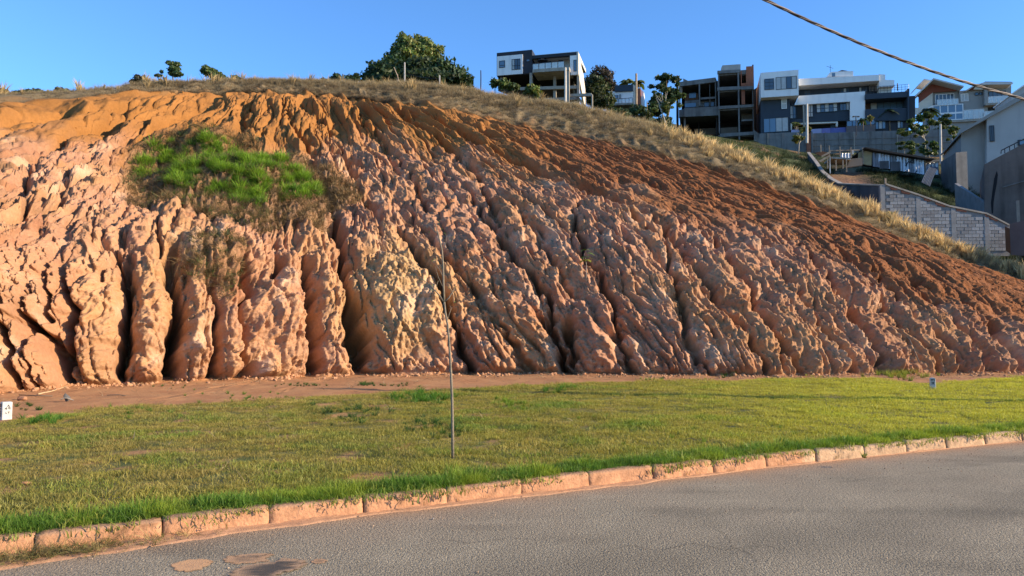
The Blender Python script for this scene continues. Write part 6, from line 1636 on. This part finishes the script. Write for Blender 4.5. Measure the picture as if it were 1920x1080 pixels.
MB().tube([(0, 0, -.5), (0, 0, 5), (0, 0, 9.5)], [.20, .17, .12], 12).build('shaft', postm, pl, True)
MB().box(-.8, .8, -.06, .06, 8.6, 8.72).build('crossarm', wood, pl)

# white lot markers with worn black marks
paint = mat('chalky_white_paint', (.50, .475, .43), .9, .12, 12, .3, 40); mark = mat('worn_black_paint', (.035, .035, .04), .9, .3, 20)
def glyphs(strokes, w):
    """strokes ((x0,z0),(x1,z1)) as thin bars lying on the plane y = 0"""
    g = MB()
    for (a, b), (c0, d0_) in strokes:
        dx, dz = c0 - a, d0_ - b; L_ = math.hypot(dx, dz) + 1e-6; nx, nz = -dz / L_ * w, dx / L_ * w; ex_, ez_ = dx / L_ * w * .6, dz / L_ * w * .6
        g.prism([(a + nx - ex_, b + nz - ez_), (c0 + nx + ex_, d0_ + nz + ez_), (c0 - nx + ex_, d0_ - nz + ez_), (a - nx - ex_, b - nz - ez_)], -.0015, .002)
    return g
LET = {'M': [((0,0),(0,1)),((0,1),(.5,.4)),((.5,.4),(1,1)),((1,1),(1,0))], 'A': [((0,0),(.5,1)),((.5,1),(1,0)),((.2,.4),(.8,.4))], '4': [((.7,0),(.7,1)),((.7,1),(0,.35)),((0,.35),(1,.35))],
 '9': [((.9,0),(.95,.9)),((.95,.9),(.5,1)),((.5,1),(.1,.8)),((.1,.8),(.2,.5)),((.2,.5),(.9,.5))], 'L': [((0,1),(0,0)),((0,0),(.8,0))], 'T': [((0,1),(1,1)),((.5,1),(.5,0))], 'E': [((0,0),(0,1)),((0,1),(.9,1)),((0,.5),(.8,.5)),((0,0),(.9,0))],
 'P': [((0,0),(0,1)),((0,1),(.9,.9)),((.9,.9),(.9,.5)),((.9,.5),(0,.45))], '-': [((0,.5),(1,.5))], 'I': [((.5,0),(.5,1))], '2': [((0,.85),(.5,1)),((.5,1),(1,.75)),((1,.75),(0,0)),((0,0),(1,0))]}
def word(ch, x, z, sx, sz): return [((x + a * sx, z + b * sz), (x + c0 * sx, z + d0_ * sz)) for (a, b), (c0, d0_) in LET[ch]]
def rot_word(ch, x, z, sx, sz): return [((x + b * sx, z + (1 - a) * sz), (x + d0_ * sx, z + (1 - c0) * sz)) for (a, b), (c0, d0_) in LET[ch]]
def marker(px, py, hgt, wid, rz, label, left, right, rounded):
    b = on_plane(px, py, .13); r_ = empty('lot_marker', b, rz, label, 'marker stone', 'white lot marker stones')
    a = wid / 2; bm = bmesh.new()
    mb = MB(); ch = .012 if not rounded else .03
    vs = [(-a, -a, -.1), (a, -a, -.1), (a, a, -.1), (-a, a, -.1), (-a, -a, hgt - ch), (a, -a, hgt - ch), (a, a, hgt - ch), (-a, a, hgt - ch)]
    mb.add(vs, [(3, 2, 1, 0), (4, 5, 6, 7), (0, 1, 5, 4), (1, 2, 6, 5), (2, 3, 7, 6), (3, 0, 4, 7)])
    o = mb.build('block', paint, r_)
    md = o.modifiers.new('bevel', 'BEVEL'); md.width = .012; md.segments = 3
    if rounded:
        cpv = MB(); n = 10; pts = [(a * cos(pi * k / n), hgt - ch + ch * 1.4 * sin(pi * k / n)) for k in range(n + 1)]
        cpv.prism(pts, -a + .002, a - .002); cpv.build('rounded_top', paint, r_)
    g = glyphs(left, .0065).build('marking', mark, r_); g.location = (0, -a - .002, 0)
    g = glyphs(right, .004).build('marking', mark, r_); g.location = (a + .002, 0, 0); g.rotation_euler = (0, 0, pi / 2)
    return r_
marker(11, 786, .30, .145, R(-44), 'square white marker stone with black marks at the left edge of the dirt strip',
       rot_word('E', -.05, .20, .07, .05) + rot_word('M', -.05, .125, .06, .055) + rot_word('P', -.05, .045, .07, .06),
       word('A', .0, .21, .03, .03) + word('4', -.035, .165, .03, .035) + word('9', .01, .165, .03, .035) + word('L', -.02, .10, .02, .02) + word('T', .01, .10, .022, .025), False)
marker(1749, 727, .25, .13, R(-22), 'round-topped white marker stone with black marks on the right side of the lawn',
       rot_word('E', -.04, .17, .07, .05) + rot_word('M', -.04, .10, .07, .045), word('I', -.01, .1, .02, .05), True)

# stones and litter
def stone(px, py, w, seed, m, label, cat='stone', z=.13, flat=.6, group=None, name='stone'):
    b = on_plane(px, py, z); bm = bmesh.new(); bmesh.ops.create_icosphere(bm, subdivisions=3, radius=1)
    rg_ = np.random.default_rng(seed); off = rg_.uniform(0, 50)
    for v in bm.verts:
        d = v.co.normalized(); k = 1 + .22 * float(perlin(np.array([d.x * 1.3 + off]), np.array([d.y * 1.3 + d.z * 2]), seed)[0]) + .07 * float(perlin(np.array([d.x * 4 + off]), np.array([d.z * 4 + d.y * 3]), seed + 1)[0])
        v.co = Vector((d.x * w * k, d.y * w * .7 * k, max(-.25, d.z) * w * flat * k))
    me = bpy.data.meshes.new(name); bm.to_mesh(me); bm.free()
    me.polygons.foreach_set('use_smooth', [True] * len(me.polygons))
    o = link(name, me, m, None, b); o.rotation_euler = (0, 0, rg_.uniform(0, 3)); return tag(o, label, cat, group)
earthm = mat('fallen_earth', (.36, .175, .09), .95, .2, 12, .5, 30); greyst = mat('grey_stone', (.26, .23, .20), .9, .2, 12, .4, 30)
stone(42, 748, .11, 1, earthm, 'reddish lump lying on the dirt above the left marker stone'); stone(54, 782, .09, 2, earthm, 'low broken earth lump just right of the left marker stone', flat=.4)
stone(694, 699, .16, 3, greyst, 'grey stone in the dark gully mouth, bigger one'); stone(684, 697, .11, 4, greyst, 'grey stone in the dark gully mouth, smaller one'); stone(755, 700, .28, 5, earthm, 'rounded earth block at the foot of the yellowish boulder-like bulge', flat=.8)
stone(597, 706, .13, 6, earthm, 'small earth lump right of the widest pillar foot'); stone(505, 712, .15, 7, earthm, 'rough earth lump between two pillar feet'); stone(240, 715, .12, 8, earthm, 'small pale lump at the foot of the second left pillar')
stone(812, 973, .012, 9, greyst, 'tiny dark pebble on the asphalt near the sand drift', cat='pebble', z=.006, name='pebble')
stone(48, 909 - 3, .04, 10, earthm, 'reddish earth crumb in the lawn left of the sapling', z=.14, flat=.4)
# dark dry leaf on the dirt
b = on_plane(124, 752, .14); r_ = empty('dry_leaf', b, .4, 'curled dark grey dry leaf standing on the dirt strip', 'leaf')
V_ = []
for s in range(7):
    f = s / 6; w_ = .06 * math.sin(pi * min(.98, f * .9 + .06)); p = Vector((.02 * math.sin(f * 5), .0, .17 * f)); V_ += [p + Vector((-w_, .03 * f, -.01)), p, p + Vector((w_, .05, -.02))]
MB().add(V_, [tuple(x) for x in grid_faces(7, 3)]).build('blade', mat('dry_leaf_grey', (.09, .085, .08), .7, .2, 20), r_, True)
V_ = []
for s in range(7):
    f = s / 6; w_ = .035 * math.sin(pi * min(.98, f * .9 + .06)); p = Vector((-.10 + .24 * f, -.05, .025 + .03 * math.sin(f * 4))); V_ += [p + Vector((0, -w_, .01)), p, p + Vector((0, w_, .02))]
MB().add(V_, [tuple(x) for x in grid_faces(7, 3)]).build('blade', mat('dry_leaf_pale', (.28, .24, .19), .7, .2, 20), r_, True)
# fallen sticks
def stick(pts, r, m, label, z=.15):
    q = [on_plane(a, b, z) for a, b in pts]; o0 = q[0]; t = MB(); t.tube([p - o0 for p in q], r, 6); o = t.build('stick', m, None, True); o.location = o0; return tag(o, label, 'stick')
stick([(72,738.5),(95,734),(115,727.5),(128,724)], .014, mat('pale_stick', (.50, .36, .20), .8), 'pale peeled stick lying against the foot of the left pillars')
stick([(36,740.5),(66,741.5),(98,742.5)], .012, bark, 'dark stick lying flat left of the pale one')
stick([(200,741),(222,740),(236,742)], .009, bark, 'short dark twig on the dirt strip')
stick([(668,697),(668.5,668),(669,645),(669.5,628)], .012, pbark, 'upright bare stick in the dark gully') if False else None
g_ = on_plane(669, 698, .12); t = MB(); t.tube([(0, 0, -.1), (.01, 0, .5), (.02, 0, 1.15)], [.018, .014, .009], 6); o = t.build('stick', pbark, None, True); o.location = (g_.x, g_.y + .1, .12); tag(o, 'upright bare stick standing in the dark gully mouth', 'stick')
P_, Nn = on_bank(1660, 612); P2, _ = on_bank(1706, 690); t = MB(); n1 = Vector((.15, -.35, .18)); t.tube([P_ + n1 * .5, (P_ + P2) / 2 + n1 * 1.3, P2 + n1], [.018, .022, .026], 6); tag(t.build('stick', bark, None, True), 'long dry stick leaning on the lower right part of the bank', 'stick')
# cut grass heap in the gutter at lower left
n_ = 260
x = RNG.normal(-3.3, .33, n_); kd = RNG.normal(-.14, .07, n_); y = kerb_y(x) + kd * 1.1
t = mixc(np.broadcast_to(c(.16, .15, .05), (n_, 3)), np.broadcast_to(c(.40, .30, .14), (n_, 3)), (RNG.uniform(0, 1, n_) > .55).astype(float)) * RNG.uniform(.6, 1.2, (n_, 1))
cut_t = [tuft('cut_tuft', 16, .05, .03, .09, .006, 2.6, 190 + k, (.8, .8, .7), (1.1, 1.1, 1.0)) for k in range(2)]
scatter('grass_clippings', np.stack([x, y, np.full(n_, .015) + .02 * RNG.uniform(0, 1, n_)], -1), np.stack([RNG.normal(0, .7, n_), RNG.normal(0, .7, n_), RNG.uniform(0, 6.28, n_)], -1), RNG.uniform(.3, .75, n_), t, RNG.integers(0, 2, n_), cut_t, drym,
        label='heap of withered grass clippings in the gutter at the lower left', cat='clippings', kind='stuff')
# dry stalks rooted along the foot of the kerb
n_ = 120
s_ = RNG.uniform(-4.6, 4.5, n_); pts_ = []
for q in s_: (a_, b_), tt = kerb_at(q); nn = np.array([-tt[1], tt[0]]); e_ = RNG.normal(-.01, .02); pts_.append((a_ - nn[0] * abs(e_), b_ - nn[1] * abs(e_), .02))
k = sstep(.0, .35, fbm(s_ / .8, s_ * 0, 211, 3)) > RNG.uniform(0, 1, n_); pts_ = np.array(pts_)[k]; n_ = len(pts_)
stalk_t = [tuft('stalk_tuft', 7, .03, .04, .14, .005, .7, 195 + k2, (.8, .75, .6), (1.1, 1.1, 1.0)) for k2 in range(2)]
scatter('dry_stalks', pts_, np.stack([RNG.normal(0, .2, n_), RNG.normal(0, .2, n_), RNG.uniform(0, 6.28, n_)], -1), RNG.uniform(.5, 1.2, n_), np.tile(c(.46, .33, .16), (n_, 1)) * RNG.uniform(.6, 1.1, (n_, 1)), RNG.integers(0, 2, n_), stalk_t, drym,
        label='sparse dry stalks sprouting where kerb meets sand', cat='stalks', kind='stuff')
# pebbles and grit on the asphalt
n_ = 1500
x = RNG.uniform(-4.5, 12, n_); kd = -RNG.gamma(1.3, .5, n_) - .03; y = kerb_y(x) + kd * 1.1
peb = cm.copy(); peb.name = 'grit'
scatter('road_grit', np.stack([x, y, np.full(n_, .008)], -1), RNG.uniform(0, 6, (n_, 3)), .0025 + .006 * RNG.uniform(0, 1, n_) ** 4, np.tile(c(.34, .24, .16), (n_, 1)) * RNG.uniform(.5, 1.5, (n_, 1)), np.zeros(n_), [peb], clod_m,
        label='grit and small pebbles scattered on the asphalt near the kerb', cat='grit', kind='stuff')
